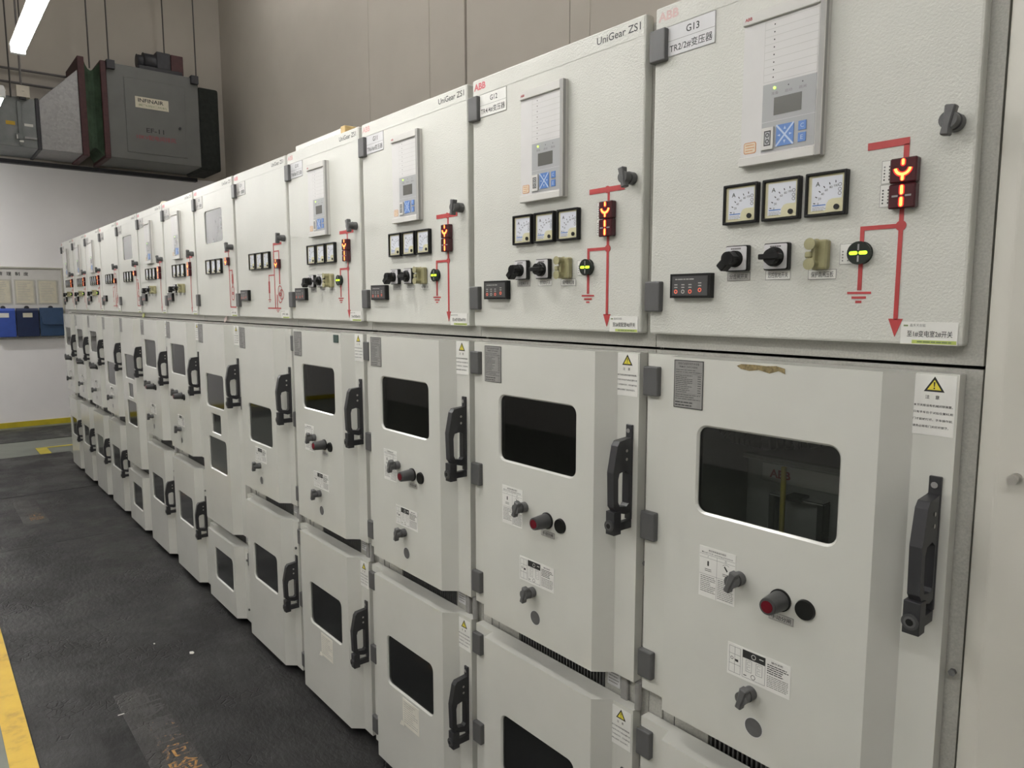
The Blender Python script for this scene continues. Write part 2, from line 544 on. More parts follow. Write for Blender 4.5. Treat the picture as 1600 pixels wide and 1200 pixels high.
ZL = 1.5 + ZO
for k, x in enumerate((-6.43, -4.11, -1.79)):
    light(x, -0.68, ZL, ['fluorescent light glowing at the picture edge before the grey duct',
                         'bright fluorescent twin tube hanging in the picture corner above the aisle',
                         'fluorescent light hanging over the aisle above cabinet G11'][k], 'tube_white')
NUM = ['one', 'two', 'three', 'four', 'five', 'six']
for k, x in enumerate((-4.7, -2.2, -0.6, 0.7, 2.0)):
    light(x, -2.9, ZL + (0.05 if k == 1 else 0.7), 'fluorescent light number %s of the unseen second row across the aisle' % NUM[k])  # row inferred from a door reflection; further lamps added to brighten the doors
for k, x in enumerate((-8.7, -6.4, -4.1, -1.8)):
    light(x, 1.6, 5.25 + ZO, 'unseen fluorescent light number %s, added high behind the cabinet row' % NUM[k])  # unseen lamps added to light the back wall evenly
for k, (y, z) in enumerate(((-2.1, 1.9),)):
    light(-10.45, y, z + ZO, 'unseen fluorescent light added to brighten the white end wall', 'tube_wall_fill').rotation_euler.z = math.pi / 2  # unseen lamp added to brighten the end wall


# ------------------------------------------------------------------ rubber matting, and a dark floor strip by the end wall
spans = [(-9.2, -8.06, 'rubber'), (-8.05, -7.21, 'rubber'), (-7.2, -5.56, 'rubber'), (-5.55, -1.2, 'rubber'), (-1.19, 2.6, 'rubber')]
words = ['rubber floor mat furthest from the camera, past the row end', 'short rubber floor mat before the three far cabinets', 'rubber floor mat with faded stencil before the middle cabinets',
         'long black rubber floor mat with orange stencil before cabinets G8 to G11', 'black rubber floor mat before cabinets G12 and G13']
for k, (a, c, mm) in enumerate(spans):
    o = solo('rubber_mat', MB().box(a, -1.018, 0.0, c, 0.052, 0.005 + 0.0012 * (k % 2), mm).mesh('rubber_mat', 0.002, 1))
    tag(o, words[k], 'floor mat', 'rubber mats along the cabinets')
o = solo('rubber_mat', MB().box(-11.35, -3.2, 0.0, -10.25, 1.6, 0.005, 'floor_dark').mesh('rubber_mat', 0.002, 1))  # thin dark sheet making the darker floor band along the end wall
tag(o, 'dark green thin sheet on the floor along the white end wall', 'floor mat', 'rubber mats along the cabinets')


def stencil(x_start, mm, label, n_gone):
    mb = MB()
    for i, ch in enumerate('止步高压危险'):
        c = 0.06 + i * 0.118
        # characters stacked towards the viewer, upright for someone coming along the aisle
        mb.text(ch, -0.05, -0.05, 0.05, 0.05, 0, mm, 0.012, keep=False, put=lambda x, z, c=c: (c - z, x, 0.0))
    o = solo('floor_stencil', mb.mesh('floor_stencil'), (x_start, -0.60, 0.0072))
    o.rotation_euler = (0, 0, 0)
    tag(o, label, 'floor lettering', 'worn stencil lettering on the mats')
    part('backing_film', o, 'film' + mm, lambda: MB().box(-0.05, -0.105, -0.0012, 0.85, 0.062, -0.0004, 'film_grey').mesh('backing_film'), label='worn grey film under the lettering')
    return o


stencil(-2.96, 'stencil_near', 'worn orange stencil lettering on the mat before cabinet G11', 2)
stencil(-6.98, 'stencil_far', 'small faded orange stencil lettering far down the mats', 3)

for k, (x, y, s, lab) in enumerate(((-3.198, -0.323, 0.016, 'larger white paper scrap on the black mat before cabinet G10'),
                                    (-3.42, -0.44, 0.006, 'tiny white paper crumb on the mat near the larger scrap'),
                                    (-2.83, -0.71, 0.012, 'thin white sliver on the wet mat beside the stencil'))):
    pts = [(-s, -0.4 * s), (0.3 * s, -0.7 * s), (s, 0.1 * s), (0.4 * s, 0.6 * s), (-0.7 * s, 0.5 * s)]
    if k == 2:
        pts = [(-0.2 * s, -s), (0.2 * s, -s), (0.3 * s, s), (-0.1 * s, s)]
    o = solo('paper_scrap', MB().prism([pts], 0.0, 0.002, 'white_box', 'xy').mesh('paper_scrap'), (x, y, 0.0065))
    tag(o, lab, 'paper scrap', 'paper scraps on the mats')

# ------------------------------------------------------------------ switchgear: shared part builders (z relative to the instrument door's lower edge)
DR = 0.626           # door width
RAISE = -0.040       # front of the raised door panels


def instrument_door(win):
    holes = [rr(0.176, 0.386, 0.456, 0.557, 0.018)] if win else []
    mb = MB()
    mb.prism([[(0.002, 0), (DR, 0), (DR, 0.689), (0.002, 0.689)]] + holes, 0.0, 0.027, 'door_paint')
    return mb.mesh('instrument_door', 0.0045, 2)


def profile_door(z0, z1, holes):
    """pressed door: flange, raised panel with windows, slope, handle flange"""
    prof = [(0.002, 0.0), (0.082, 0.0), (0.092, RAISE), (0.525, RAISE), (0.562, 0.0), (DR, 0.0)]
    bm = bmesh.new()
    lo = [bm.verts.new((x, y, z0)) for x, y in prof] + [bm.verts.new((DR, 0.027, z0)), bm.verts.new((0.002, 0.027, z0))]
    hi = [bm.verts.new((x, y, z1)) for x, y in prof] + [bm.verts.new((DR, 0.027, z1)), bm.verts.new((0.002, 0.027, z1))]
    n = len(lo)
    for i in range(n):
        j = (i + 1) % n
        if i == 2 and holes:
            continue
        if i == 6:
            continue                       # open back so that the windows look through
        bm.faces.new((lo[i], lo[j], hi[j], hi[i]))
    bm.faces.new(list(reversed(lo)))
    bm.faces.new(hi)
    rim = []
    if holes:
        loops = [[(0.092, z0), (0.525, z0), (0.525, z1), (0.092, z1)]] + [hole_loop(h, 0.004) for h in holes]
        tr = tessellate_polygon([[Vector((p[0], p[1], 0)) for p in lp] for lp in loops])
        flat = [p for lp in loops for p in lp]
        vs = [lo[2], lo[3], hi[3], hi[2]] + [bm.verts.new((p[0], RAISE, p[1])) for p in flat[4:]]
        rim = vs[4:]
        for t in tr:
            a, b_, c = [flat[i] for i in t]
            ar = (b_[0] - a[0]) * (c[1] - a[1]) - (b_[1] - a[1]) * (c[0] - a[0])
            t = t if ar > 0 else tuple(reversed(t))
            bm.faces.new([vs[i] for i in t])
        o = 4
        for h in holes:
            inner = hole_loop(h, 0.0)
            mid = [bm.verts.new((p[0], RAISE + 0.004, p[1])) for p in inner]
            back = [bm.verts.new((p[0], RAISE + 0.007, p[1])) for p in inner]
            k = len(inner)
            for i in range(k):
                j = (i + 1) % k
                bm.faces.new((vs[o + i], mid[i], mid[j], vs[o + j]))
                bm.faces.new((mid[i], back[i], back[j], mid[j]))
            o += k
    rim = set(rim)
    es = []
    for e in bm.edges:
        if len(e.link_faces) == 2 and e.calc_face_angle(0) > 0.3:
            if all(abs(v.co.x - 0.3) < 0.22 and v not in (lo[2], lo[3], hi[2], hi[3]) and v not in lo and v not in hi for v in e.verts):
                continue
            es.append(e)
    bmesh.ops.recalc_face_normals(bm, faces=bm.faces)
    res = bmesh.ops.bevel(bm, geom=es, offset=0.0075, offset_type='OFFSET', segments=4, profile=0.5, affect='EDGES', clamp_overlap=True)
    for f_ in bm.faces:
        f_.smooth = False
    for f_ in res['faces']:
        f_.smooth = True
    me = bpy.data.meshes.new('door')
    bm.to_mesh(me)
    bm.free()
    me.materials.append(MATS['lower_paint'])
    return me


def hole_loop(h, grow):
    x0, z0, x1, z1, r_ = h
    return rr(x0 - grow, z0 - grow, x1 + grow, z1 + grow, r_ + grow)


def pane(x0, z0, x1, z1, mat, y=RAISE + 0.007, th=0.004):
    return MB().prism([rr(x0 - 0.006, z0 - 0.006, x1 + 0.006, z1 + 0.006, 0.02)], y, y + th, mat).mesh('window_pane')


def hinge_mesh():
    return MB().box(-0.003, -0.014, -0.033, 0.038, 0.012, 0.033, 'hinge_grey').mesh('hinge', 0.003, 2)


def frame_mesh(mid_gap):
    """open steel carcass; mid_gap = height of the rail seen between the two lower doors"""
    m_ = 'frame_paint'
    mb = MB()
    for a, c in ((0.001, 0.005), (0.645, 0.649)):
        mb.box(a, 0.05, -1.62, c, 1.3, 0.675, m_)
    mb.box(0.001, 1.296, -1.62, 0.649, 1.3, 0.675, m_)
    mb.box(0.005, 0.05, 0.671, 0.645, 1.296, 0.675, m_)
    # instrument section
    mb.box(0.001, 0.027, -0.031, 0.032, 0.05, 0.675, m_)
    mb.box(0.61, 0.027, -0.031, 0.649, 0.05, 0.675, m_)
    mb.box(0.032, 0.027, -0.031, 0.61, 0.05, 0.03, m_)
    mb.box(0.032, 0.027, 0.645, 0.61, 0.05, 0.675, m_)
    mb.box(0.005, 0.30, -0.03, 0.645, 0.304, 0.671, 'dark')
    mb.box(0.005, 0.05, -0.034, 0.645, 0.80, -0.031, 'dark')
    # lower section
    mb.box(0.001, 0.029, -1.60, 0.040, 0.05, -0.037, m_)
    mb.box(0.605, 0.029, -1.60, 0.649, 0.05, -0.037, m_)
    mb.box(0.040, 0.029, -0.10, 0.605, 0.05, -0.037, m_)
    g = mid_gap
    mb.box(0.040, 0.033, g - 0.07, 0.165, 0.05, g + 0.07, m_)
    mb.box(0.505, 0.033, g - 0.07, 0.605, 0.05, g + 0.07, m_)
    mb.box(0.165, 0.033, g + 0.055, 0.505, 0.05, g + 0.07, m_)
    mb.box(0.165, 0.033, g - 0.07, 0.505, 0.05, g - 0.055, m_)
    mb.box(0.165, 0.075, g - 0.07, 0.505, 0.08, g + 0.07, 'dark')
    mb.box(0.072, 0.0325, g - 0.06, 0.0735, 0.0335, g + 0.06, 'dark')
    mb.box(0.040, 0.029, -1.60, 0.605, 0.05, -1.57, m_)
    # compartment lining
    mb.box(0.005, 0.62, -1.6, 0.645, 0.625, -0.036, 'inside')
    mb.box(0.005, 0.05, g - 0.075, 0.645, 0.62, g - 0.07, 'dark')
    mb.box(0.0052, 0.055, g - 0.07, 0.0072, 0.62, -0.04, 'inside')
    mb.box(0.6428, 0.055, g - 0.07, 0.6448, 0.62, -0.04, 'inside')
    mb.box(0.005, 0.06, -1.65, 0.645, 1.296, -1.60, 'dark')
    return mb.mesh('frame')


def slats_mesh():
    mb = MB()
    x = 0.170
    while x < 0.503:
        mb.box(x, 0.034, -0.056, x + 0.0042, 0.045, 0.056, 'knob_grey')
        x += 0.0112
    return mb.mesh('vent_slats')


def breaker_unit():
    """draw-out breaker seen through the window"""
    y = 0.15
    mb = MB()
    mb.box(0.167, y, -0.80, 0.60, y + 0.30, -0.27, 'breaker_grey')
    mb.box(0.160, y - 0.012, -0.274, 0.61, y + 0.01, -0.264, 'plate_silver')
    mb.box(0.204, y - 0.004, -0.319, 0.60, y + 0.001, -0.277, 'breaker_plate')
    return mb.mesh('breaker_unit', 0.002, 1)


def breaker_tray():
    y = 0.15
    mb = MB()
    mb.box(0.238, y - 0.03, -0.60, 0.252, y - 0.001, -0.338, 'tray_dark')
    mb.box(0.345, y - 0.03, -0.60, 0.359, y - 0.001, -0.338, 'tray_dark')
    mb.box(0.238, y - 0.03, -0.342, 0.359, y - 0.001, -0.336, 'breaker_grey')
    mb.box(0.28, y - 0.036, -0.343, 0.315, y - 0.002, -0.331, 'tray_dark')
    mb.box(0.252, y - 0.012, -0.60, 0.345, y - 0.001, -0.342, 'breaker_grey')
    return mb.mesh('breaker_tray', 0.0015, 1)


def cable_bundle():
    mb = MB()
    pts = [Vector((0.055, 0.15, -0.10)), Vector((0.085, 0.15, -0.195)), Vector((0.125, 0.15, -0.232)), Vector((0.19, 0.17, -0.240)), Vector((0.27, 0.22, -0.232)), Vector((0.38, 0.30, -0.20))]
    for a, b_ in zip(pts[:-1], pts[1:]):
        for i in range(6):
            p = a.lerp(b_, i / 6)
            q = a.lerp(b_, (i + 0.7) / 6)
            d = (q - p).normalized()
            s1 = d.orthogonal().normalized()
            s2 = d.cross(s1)
            vs = []
            for c in (p, q):
                for k in range(8):
                    t = 2 * math.pi * k / 8
                    vs.append(c + 0.017 * (math.cos(t) * s1 + math.sin(t) * s2))
            mb.add(vs, [(k, (k + 1) % 8, 8 + (k + 1) % 8, 8 + k) for k in range(8)], 'tray_dark', True)
    return mb.mesh('cable_hose')


# ---- door handle
def handle_plate():
    mb = MB().box(-0.0095, -0.006, -0.225, 0.0095, 0.0, 0.0, 'handle_grey')
    mb.cyl((0.0, -0.014), 0.0042, -0.0085, -0.005, 'plate_silver', 'y', 12)
    return mb.mesh('door_handle', 0.0015, 1)


def handle_grip():
    out = [(-0.005, -0.030), (-0.005, -0.205), (-0.020, -0.208), (-0.052, -0.200), (-0.064, -0.185), (-0.067, -0.105), (-0.054, -0.044), (-0.046, -0.034)]
    hole = [(-0.014, -0.112), (-0.026, -0.104), (-0.046, -0.108), (-0.050, -0.122), (-0.049, -0.176), (-0.044, -0.186), (-0.020, -0.190), (-0.014, -0.184)]
    mb = MB().prism([out, hole], -0.0095, 0.0085, 'handle_grey', 'yz')
    for z in (-0.058, -0.078):
        mb.cyl((-0.022, z), 0.003, 0.008, 0.0095, 'steel', 'x', 8)
    return mb.mesh('grip', 0.0025, 2)


def handle_lock():
    mb = MB()
    mb.box(-0.015, -0.064, -0.252, 0.011, -0.040, -0.197, 'handle_grey')
    mb.box(-0.007, -0.045, -0.245, 0.008, 0.0, -0.226, 'handle_grey')
    me = mb
    me.cyl((-0.002, -0.230), 0.0125, -0.068, -0.063, 'charcoal', 'y', 20)
    me.cyl((-0.002, -0.230), 0.0085, -0.069, -0.067, 'knob_grey', 'y', 16)
    me.cyl((-0.002, -0.230), 0.005, -0.070, -0.068, 'black', 'y', 10)
    return me.mesh('lock_block', 0.0025, 2)


def door_handle(cab, z):
    h = part('door_handle', cab, 'handle_plate', handle_plate, (0.6025, 0.0, ZO + z))
    part('grip', h, 'handle_grip', handle_grip)
    part('lock_block', h, 'handle_lock', handle_lock)


# ---- lockable wing knob: round boss with a wing
def wing_knob():
    mb = MB()
    mb.cyl((0, 0), 0.0135, -0.001, -0.014, 'knob_grey', 'y', 20)
    mb.cyl((0, 0), 0.0105, -0.014, -0.018, 'knob_grey', 'y', 20)
    mb.cyl((0, 0), 0.0125, -0.018, -0.031, 'knob_grey', 'y', 20)
    return mb.mesh('wing_knob')


def wing():
    pts = [(-0.0065, 0.008), (-0.008, 0.021), (0.008, 0.021), (0.0065, 0.008), (0.0055, -0.008), (0.0065, -0.022), (-0.0065, -0.022), (-0.0055, -0.008)]
    return MB().prism([list(reversed(pts))], -0.034, -0.020, 'knob_grey').mesh('wing', 0.002, 1)


def put_knob(cab, x, z, y, rot=0.0):
    k = part('wing_knob', cab, 'wing_knob', wing_knob, (x, y, ZO + z))
    w_ = part('wing', k, 'wing', wing)
    k.rotation_euler = (0, rot, 0)
    k.scale = (1.04, 1.18, 1.04)
    return k


# ---- ammeter
def am_bezel():
    return MB().prism([[(0, 0), (0.075, 0), (0.075, 0.0765), (0, 0.0765)], [(0.005, 0.005), (0.005, 0.0715), (0.070, 0.0715), (0.070, 0.005)]], -0.013, 0.0, 'black').mesh('ammeter', 0.0012, 1)


def am_dial():
    mb = MB().box(0.004, -0.008, 0.004, 0.071, -0.001, 0.0725, 'dial_cream')
    mb.quad(0.011, 0.010, 0.066, 0.068, -0.0085, 'dial_white')
    cx, cz, r_ = 0.058, 0.016, 0.044
    for k in range(6):
        t = math.radians(95 + 75 * k / 5)
        dx, dz = math.cos(t), math.sin(t)
        x, z = cx + r_ * dx, cz + r_ * dz
        mb.add([(x - 0.0008 * dz, -0.0088, z + 0.0008 * dx), (x + 0.0008 * dz, -0.0088, z - 0.0008 * dx),
                (x + 0.0008 * dz - 0.004 * dx, -0.0088, z - 0.0008 * dx - 0.004 * dz), (x - 0.0008 * dz - 0.004 * dx, -0.0088, z + 0.0008 * dx - 0.004 * dz)], [(0, 1, 2, 3)], 'print_black')
        s = ['100', '80', '60', '40', '20', '0'][k]
        mb.text(s, cx + (r_ - 0.009) * dx - 0.004, cz + (r_ - 0.009) * dz - 0.002, cx + (r_ - 0.009) * dx + 0.004, cz + (r_ - 0.009) * dz + 0.002, -0.0088, 'print_black')
    mb.text('A', 0.018, 0.052, 0.026, 0.061, -0.0088, 'print_black', 0.01)
    mb.quad(0.0135, 0.0185, 0.0375, 0.0205, -0.0088, 'key_blue')
    mb.lines(0.0135, 0.009, 0.040, 0.017, 3, -0.0088, 'print_grey', 0.3, 3)
    for z in (0.052, 0.044, 0.037):
        mb.ring(0.062, z, 0.0028, 0.0008, -0.0088, 'print_black', 8)
    return mb.mesh('dial')


def am_corner():
    return MB().prism([[(0.038, 0.006), (0.069, 0.006), (0.069, 0.029), (0.050, 0.029), (0.044, 0.027), (0.040, 0.021)]], -0.0105, -0.008, 'dial_cream').mesh('dial_cover')


def am_screw():
    return MB().cyl((0, 0), 0.0048, -0.013, -0.010, 'black', 'y', 14).mesh('adjuster_screw')


def ammeter(cab, x):
    a = part('ammeter', cab, 'am_bezel', am_bezel, (x, 0, ZO + 0.2215))
    part('dial', a, 'am_dial', am_dial)
    part('dial_cover', a, 'am_corner', am_corner)
    part('adjuster_screw', a, 'am_screw', am_screw, (0.0585, 0, 0.014))


# ---- selector switches
def sw_base():
    return MB().box(0, -0.013, 0, 0.05, 0, 0.05, 'black').mesh('selector_switch', 0.002, 1)


def sw_plate():
    mb = MB().prism([rr(0.002, 0.002, 0.048, 0.048, 0.003, 2)], -0.0145, -0.012, 'switch_plate')
    mb.lines(0.014, 0.041, 0.036, 0.046, 1, -0.0148, 'print_grey', 0.6, 5)
    return mb.mesh('switch_plate')


def sw_knob():
    mb = MB().cyl((0.025, 0.024), 0.0165, -0.0145, -0.022, 'black', 'y', 24)
    mb.cyl((0.025, 0.024), 0.0145, -0.022, -0.034, 'black', 'y', 24, 0.0125)
    mb.box(0.004, -0.040, 0.019, 0.046, -0.024, 0.029, 'black')
    return mb.mesh('switch_knob', 0.0015, 1)


def sw_handle():
    mb = MB().cyl((0.025, 0.024), 0.014, -0.0145, -0.022, 'black', 'y', 24)
    mb.cyl((0.025, 0.024), 0.012, -0.022, -0.045, 'black', 'y', 20, 0.011)
    c, s = math.cos(math.radians(-45)), math.sin(math.radians(-45))
    pts = [(-0.012, -0.009), (0.027, -0.009), (0.027, 0.009), (-0.012, 0.009)]
    mb.prism([[(0.025 - (c * p[0] - s * p[1]), 0.024 + (s * p[0] + c * p[1])) for p in pts][::-1]], -0.045, -0.022, 'black')
    return mb.mesh('pistol_grip', 0.002, 1)


def strip_label(w_, h_, txt, mat):
    mb = MB().box(0, -0.0012, 0, w_, 0, h_, mat)
    for a in ((0, 0, w_, 0.0008), (0, h_ - 0.0008, w_, h_), (0, 0, 0.0008, h_), (w_ - 0.0008, 0, w_, h_)):
        mb.quad(a[0], a[1], a[2], a[3], -0.0014, 'print_grey')
    mb.text(txt, 0.1 * w_, 0.2 * h_, 0.9 * w_, 0.8 * h_, -0.0014, 'print_black', 0.005, keep=False)
    return mb.mesh('strip_label')


def selector(cab, x, pistol):
    s = part('selector_switch', cab, 'sw_base', sw_base, (x, 0, ZO + 0.130))
    part('switch_plate', s, 'sw_plate', sw_plate)
    if pistol:
        part('pistol_grip', s, 'sw_handle', sw_handle)
    else:
        part('switch_knob', s, 'sw_knob', sw_knob)


# ---- olive test block
def block_base():
    mb = MB().box(0.006, -0.016, 0, 0.036, 0, 0.052, 'olive')
    return mb.mesh('test_block', 0.003, 1)


def block_knob():
    mb = MB().cyl((0, 0), 0.0085, -0.012, -0.036, 'olive', 'y', 16)
    return mb.mesh('block_post', 0.002, 1)


def block_bar():
    mb = MB().box(0.004, -0.034, 0.020, 0.016, -0.014, 0.031, 'olive')
    mb.box(0.012, -0.028, 0.010, 0.020, -0.014, 0.044, 'olive')
    return mb.mesh('block_bar', 0.002, 1)


# ---- indicator module
def module_mesh():
    mb = MB().box(0, -0.014, 0, 0.1005, 0, 0.0505, 'black')
    mb.box(0.006, -0.0148, 0.005, 0.0945, -0.013, 0.0455, 'charcoal')
    mb.lines(0.014, 0.036, 0.085, 0.042, 1, -0.0152, 'label_grey', 0.35, 8)
    return mb.mesh('indicator_module')


def module_lamp(red):
    mb = MB().ring(0, 0, 0.0035, 0.002, -0.0152, 'led_red' if red else 'label_grey', 10)
    mb.lines(-0.004, 0.006, 0.004, 0.017, 2, -0.0152, 'label_grey', 0.4, 9)
    return mb.mesh('module_lamp')


# ---- position indicators
def pos_red(double):
    h_ = 0.0805 if double else 0.0405
    mb = MB()
    mb.box(0, -0.016, 0, 0.042, 0, 0.0395, 'lens_red')
    if double:
        mb.box(0, -0.016, 0.041, 0.042, 0, 0.0805, 'lens_red')
    return mb.mesh('position_indicator', 0.002, 1)


def pill(mb, x0, z0, x1, z1, y, mat):
    r_ = min(x1 - x0, z1 - z0) / 2 * 0.95
    return mb.poly(rr(x0, z0, x1, z1, r_, 3), y, mat)


def seg_y(dz):
    mb = MB()
    c = 0.021
    for w_, y, mt in ((0.0022, -0.0168, 'lit_red'), (0.0042, -0.0164, 'halo_red')):
        e_ = w_ - 0.0022
        pill(mb, c - w_, dz + 0.0275 - e_, c + w_, dz + 0.0375 + e_ * 0.4, y, mt)
        mb.ring(c, dz + 0.0245, 0.0115, 2 * w_, y, mt, 14, math.radians(188), math.radians(352))
        pill(mb, c - w_, dz + 0.003 - e_ * 0.4, c + w_, dz + 0.0135, y - 0.00005, mt)
    return mb.mesh('lit_symbol')


def seg_i(dz):
    mb = MB()
    c = 0.021
    for w_, y, mt in ((0.0024, -0.0168, 'lit_red'), (0.0045, -0.0164, 'halo_red')):
        e_ = (w_ - 0.0024) * 0.6
        pill(mb, c - w_, dz + 0.022 - e_, c + w_, dz + 0.037 + e_, y, mt)
        pill(mb, c - w_, dz + 0.003 - e_, c + w_, dz + 0.018 + e_, y - 0.00005, mt)
    mb.quad(c - 0.015, dz + 0.0185, c - 0.0055, dz + 0.0215, -0.0166, 'unlit_bar')
    mb.quad(c + 0.0055, dz + 0.0185, c + 0.015, dz + 0.0215, -0.0166, 'unlit_bar')
    return mb.mesh('lit_symbol')


def green_mesh():
    return MB().cyl((0, 0), 0.0185, 0.0, -0.012, 'lens_black', 'y', 28).mesh('earth_indicator', 0.0012, 1)


def green_seg():
    mb = MB()
    pill(mb, -0.0155, -0.003, -0.001, 0.003, -0.0127, 'lit_green')
    pill(mb, 0.001, -0.003, 0.0155, 0.003, -0.0127, 'lit_green')
    mb.quad(-0.0015, 0.0045, 0.0015, 0.015, -0.0126, 'unlit_bar')
    mb.quad(-0.0015, -0.015, 0.0015, -0.0045, -0.0126, 'unlit_bar')
    return mb.mesh('lit_symbol')


def tall_label(w_, h_, seed):
    mb = MB().box(0, -0.001, 0, w_, 0, h_, 'label_white')
    for a in ((0, 0, w_, 0.0006), (0, h_ - 0.0006, w_, h_), (0, 0, 0.0006, h_)):
        mb.quad(a[0], a[1], a[2], a[3], -0.0012, 'print_grey')
    rnd = random.Random(seed)
    n = int(h_ / 0.0052)
    for c in (0.25, 0.7):
        for i in range(1, n - 1):
            z = i * 0.0052
            mb.quad(c * w_ - 0.0012, z, c * w_ + 0.0012, z + 0.0026, -0.0012, 'print_black' if rnd.random() < 0.5 else 'print_grey')
    return mb.mesh('tall_label')


# ---- red single-line diagrams
def mimic_feeder(short, earth):
    mb = MB()
    q = lambda x0, z0, x1, z1: mb.box(x0, -0.0012, z0, x1, 0, z1, 'red_line')
    q(0.4635, 0.324, 0.530 if short else 0.573, 0.336)
    if not short:
        mb.cyl((0.521, 0.330), 0.0085, -0.0014, 0, 'red_line', 'y', 16)
    q(0.5215, 0.30, 0.530 if short else 0.5275, 0.326)
    q(0.5205, 0.04, 0.5275, 0.224)
    if earth:
        mb.cyl((0.524, 0.195), 0.0085, -0.0014, 0, 'red_line', 'y', 16)
        q(0.458, 0.1915, 0.522, 0.1985)
        q(0.458, 0.09, 0.465, 0.1915)
        q(0.441, 0.0835, 0.4815, 0.0875)
        q(0.449, 0.0755, 0.4735, 0.0795)
        q(0.456, 0.068, 0.466, 0.072)
    mb.prism([[(0.5125, 0.042), (0.524, 0.012), (0.5355, 0.042)]], -0.0012, 0, 'red_line')
    return mb.mesh('mimic_diagram')


def mimic_metering():
    """single line with three overlapping circles (cabinet five)"""
    mb = MB()
    q = lambda x0, z0, x1, z1: mb.box(x0, -0.0012, z0, x1, 0, z1, 'red_line')
    q(0.466, 0.322, 0.56, 0.332)
    q(0.466, 0.045, 0.472, 0.325)
    q(0.470, 0.293, 0.529, 0.298)
    q(0.524, 0.258, 0.529, 0.297)
    q(0.522, 0.150, 0.531, 0.222)
    q(0.402, 0.189, 0.470, 0.194)
    q(0.402, 0.085, 0.406, 0.192)
    for a in (0.397, 0.409):
        q(a, 0.112, a + 0.002, 0.165)
    q(0.390, 0.080, 0.418, 0.084)
    q(0.396, 0.072, 0.412, 0.075)
    q(0.382, 0.041, 0.53, 0.047)
    q(0.49, 0.045, 0.495, 0.105)
    q(0.480, 0.034, 0.510, 0.037)
    q(0.487, 0.027, 0.503, 0.030)
    for x, z in ((0.527, 0.122), (0.545, 0.105), (0.527, 0.090)):
        mb.ring(x, z, 0.021, 0.0045, -0.0013, 'red_line', 24)
    mb.ring(0.527, 0.106, 0.009, 0.003, -0.0013, 'red_line', 16)
    return mb.mesh('mimic_diagram')


def mimic_voltage():
    """busbar, fuse and two circles (cabinets with the upper window)"""
    mb = MB()
    q = lambda x0, z0, x1, z1: mb.box(x0, -0.0012, z0, x1, 0, z1, 'red_line')
    q(0.475, 0.324, 0.545, 0.336)
    q(0.526, 0.30, 0.533, 0.326)
    q(0.528, 0.050, 0.534, 0.258)
    q(0.531, 0.229, 0.578, 0.234)
    q(0.572, 0.150, 0.578, 0.232)
    for a in (0.565, 0.583):
        q(a, 0.165, a + 0.002, 0.212)
    mb.ring(0.574, 0.130, 0.019, 0.005, -0.0013, 'red_line', 22)
    mb.ring(0.574, 0.102, 0.019, 0.005, -0.0013, 'red_line', 22)
    q(0.528, 0.044, 0.612, 0.050)
    return mb.mesh('mimic_diagram')


# ---- labels
def name_plate(a, c, mat, bold):
    mb = MB().box(0, -0.0016, 0, 0.118, 0, 0.0615, mat)
    for z in (0.0003, 0.0305, 0.0605):
        mb.quad(0, z, 0.118, z + 0.0008, -0.0018, 'print_grey')
    for x in (0.0002, 0.117):
        mb.quad(x, 0, x + 0.0008, 0.0615, -0.0018, 'print_grey')
    mb.text(a, 0.048, 0.0375, 0.080, 0.0535, -0.0018, 'print_black', bold)
    if c:
        mb.text(c, 0.007, 0.007, 0.112, 0.024, -0.0018, 'print_black', bold * 0.6, keep=False)
    return mb.mesh('name_plate')


def logo(mat):
    return MB().text('ABB', 0, 0, 0.052, 0.0185, 0, mat, 0.035, keep=False).mesh('logo')


def model_lettering():
    return MB().text('UniGear ZS1', 0, 0, 0.130, 0.0165, 0, 'print_black', 0.008, keep=False).mesh('model_lettering')


def destination(txt):
    mb = MB().box(0, -0.0016, 0, 0.085, 0, 0.0365, 'label_white')
    mb.quad(0, 0.0, 0.085, 0.0012, -0.0018, 'paper')
    mb.quad(0.018, 0.0012, 0.084, 0.0070, -0.0018, 'label_green')
    mb.lines(0.026, 0.0022, 0.078, 0.0062, 1, -0.002, 'print_green', 0.6, 11)
    mb.text('晶禾天创能', 0.014, 0.0285, 0.038, 0.0335, -0.002, 'print_grey', 0.0, keep=False)
    mb.quad(0.004, 0.029, 0.011, 0.0315, -0.002, 'print_green')
    mb.text(txt, 0.010, 0.012, 0.078, 0.0225, -0.002, 'print_black', 0.006, keep=False)
    return mb.mesh('destination_label')


def warning(lines5):
    mb = MB().box(0, -0.001, 0, 0.0655, 0, 0.0995, 'label_white')
    y = -0.0012
    cx = 0.0335
    mb.prism([[(cx - 0.0155, 0.0715), (cx + 0.0155, 0.0715), (cx, 0.0965)]], y - 0.0001, y + 0.0002, 'print_black')
    mb.poly([(cx - 0.0105, 0.0745), (cx + 0.0105, 0.0745), (cx, 0.0910)], y - 0.0003, 'warn_yellow')
    mb.poly([(cx - 0.0006, 0.0795), (cx + 0.0006, 0.0795), (cx + 0.0013, 0.0875), (cx - 0.0013, 0.0875)], y - 0.0004, 'print_black')
    mb.disc(cx, 0.0772, 0.0013, y - 0.0004, 'print_black', 8)
    mb.text('注', 0.0205, 0.0595, 0.0275, 0.0660, y, 'print_black', 0.008)
    mb.text('意', 0.0355, 0.0595, 0.0425, 0.0660, y, 'print_black', 0.008)
    for k, (s, xe) in enumerate((('本开关柜设有机械闭锁装置。', 0.0625), ('只有手车处于试验位置时,柜', 0.0635), ('门才能被打开。手车操作前,', 0.0635), ('请务必将柜门关好并锁紧。', 0.058))):
        z = 0.0485 - k * 0.0115
        mb.text(s, 0.004, z - 0.0021, xe, z + 0.0021, y, 'print_black', 0.01, keep=False)
    return mb.mesh('warning_label')


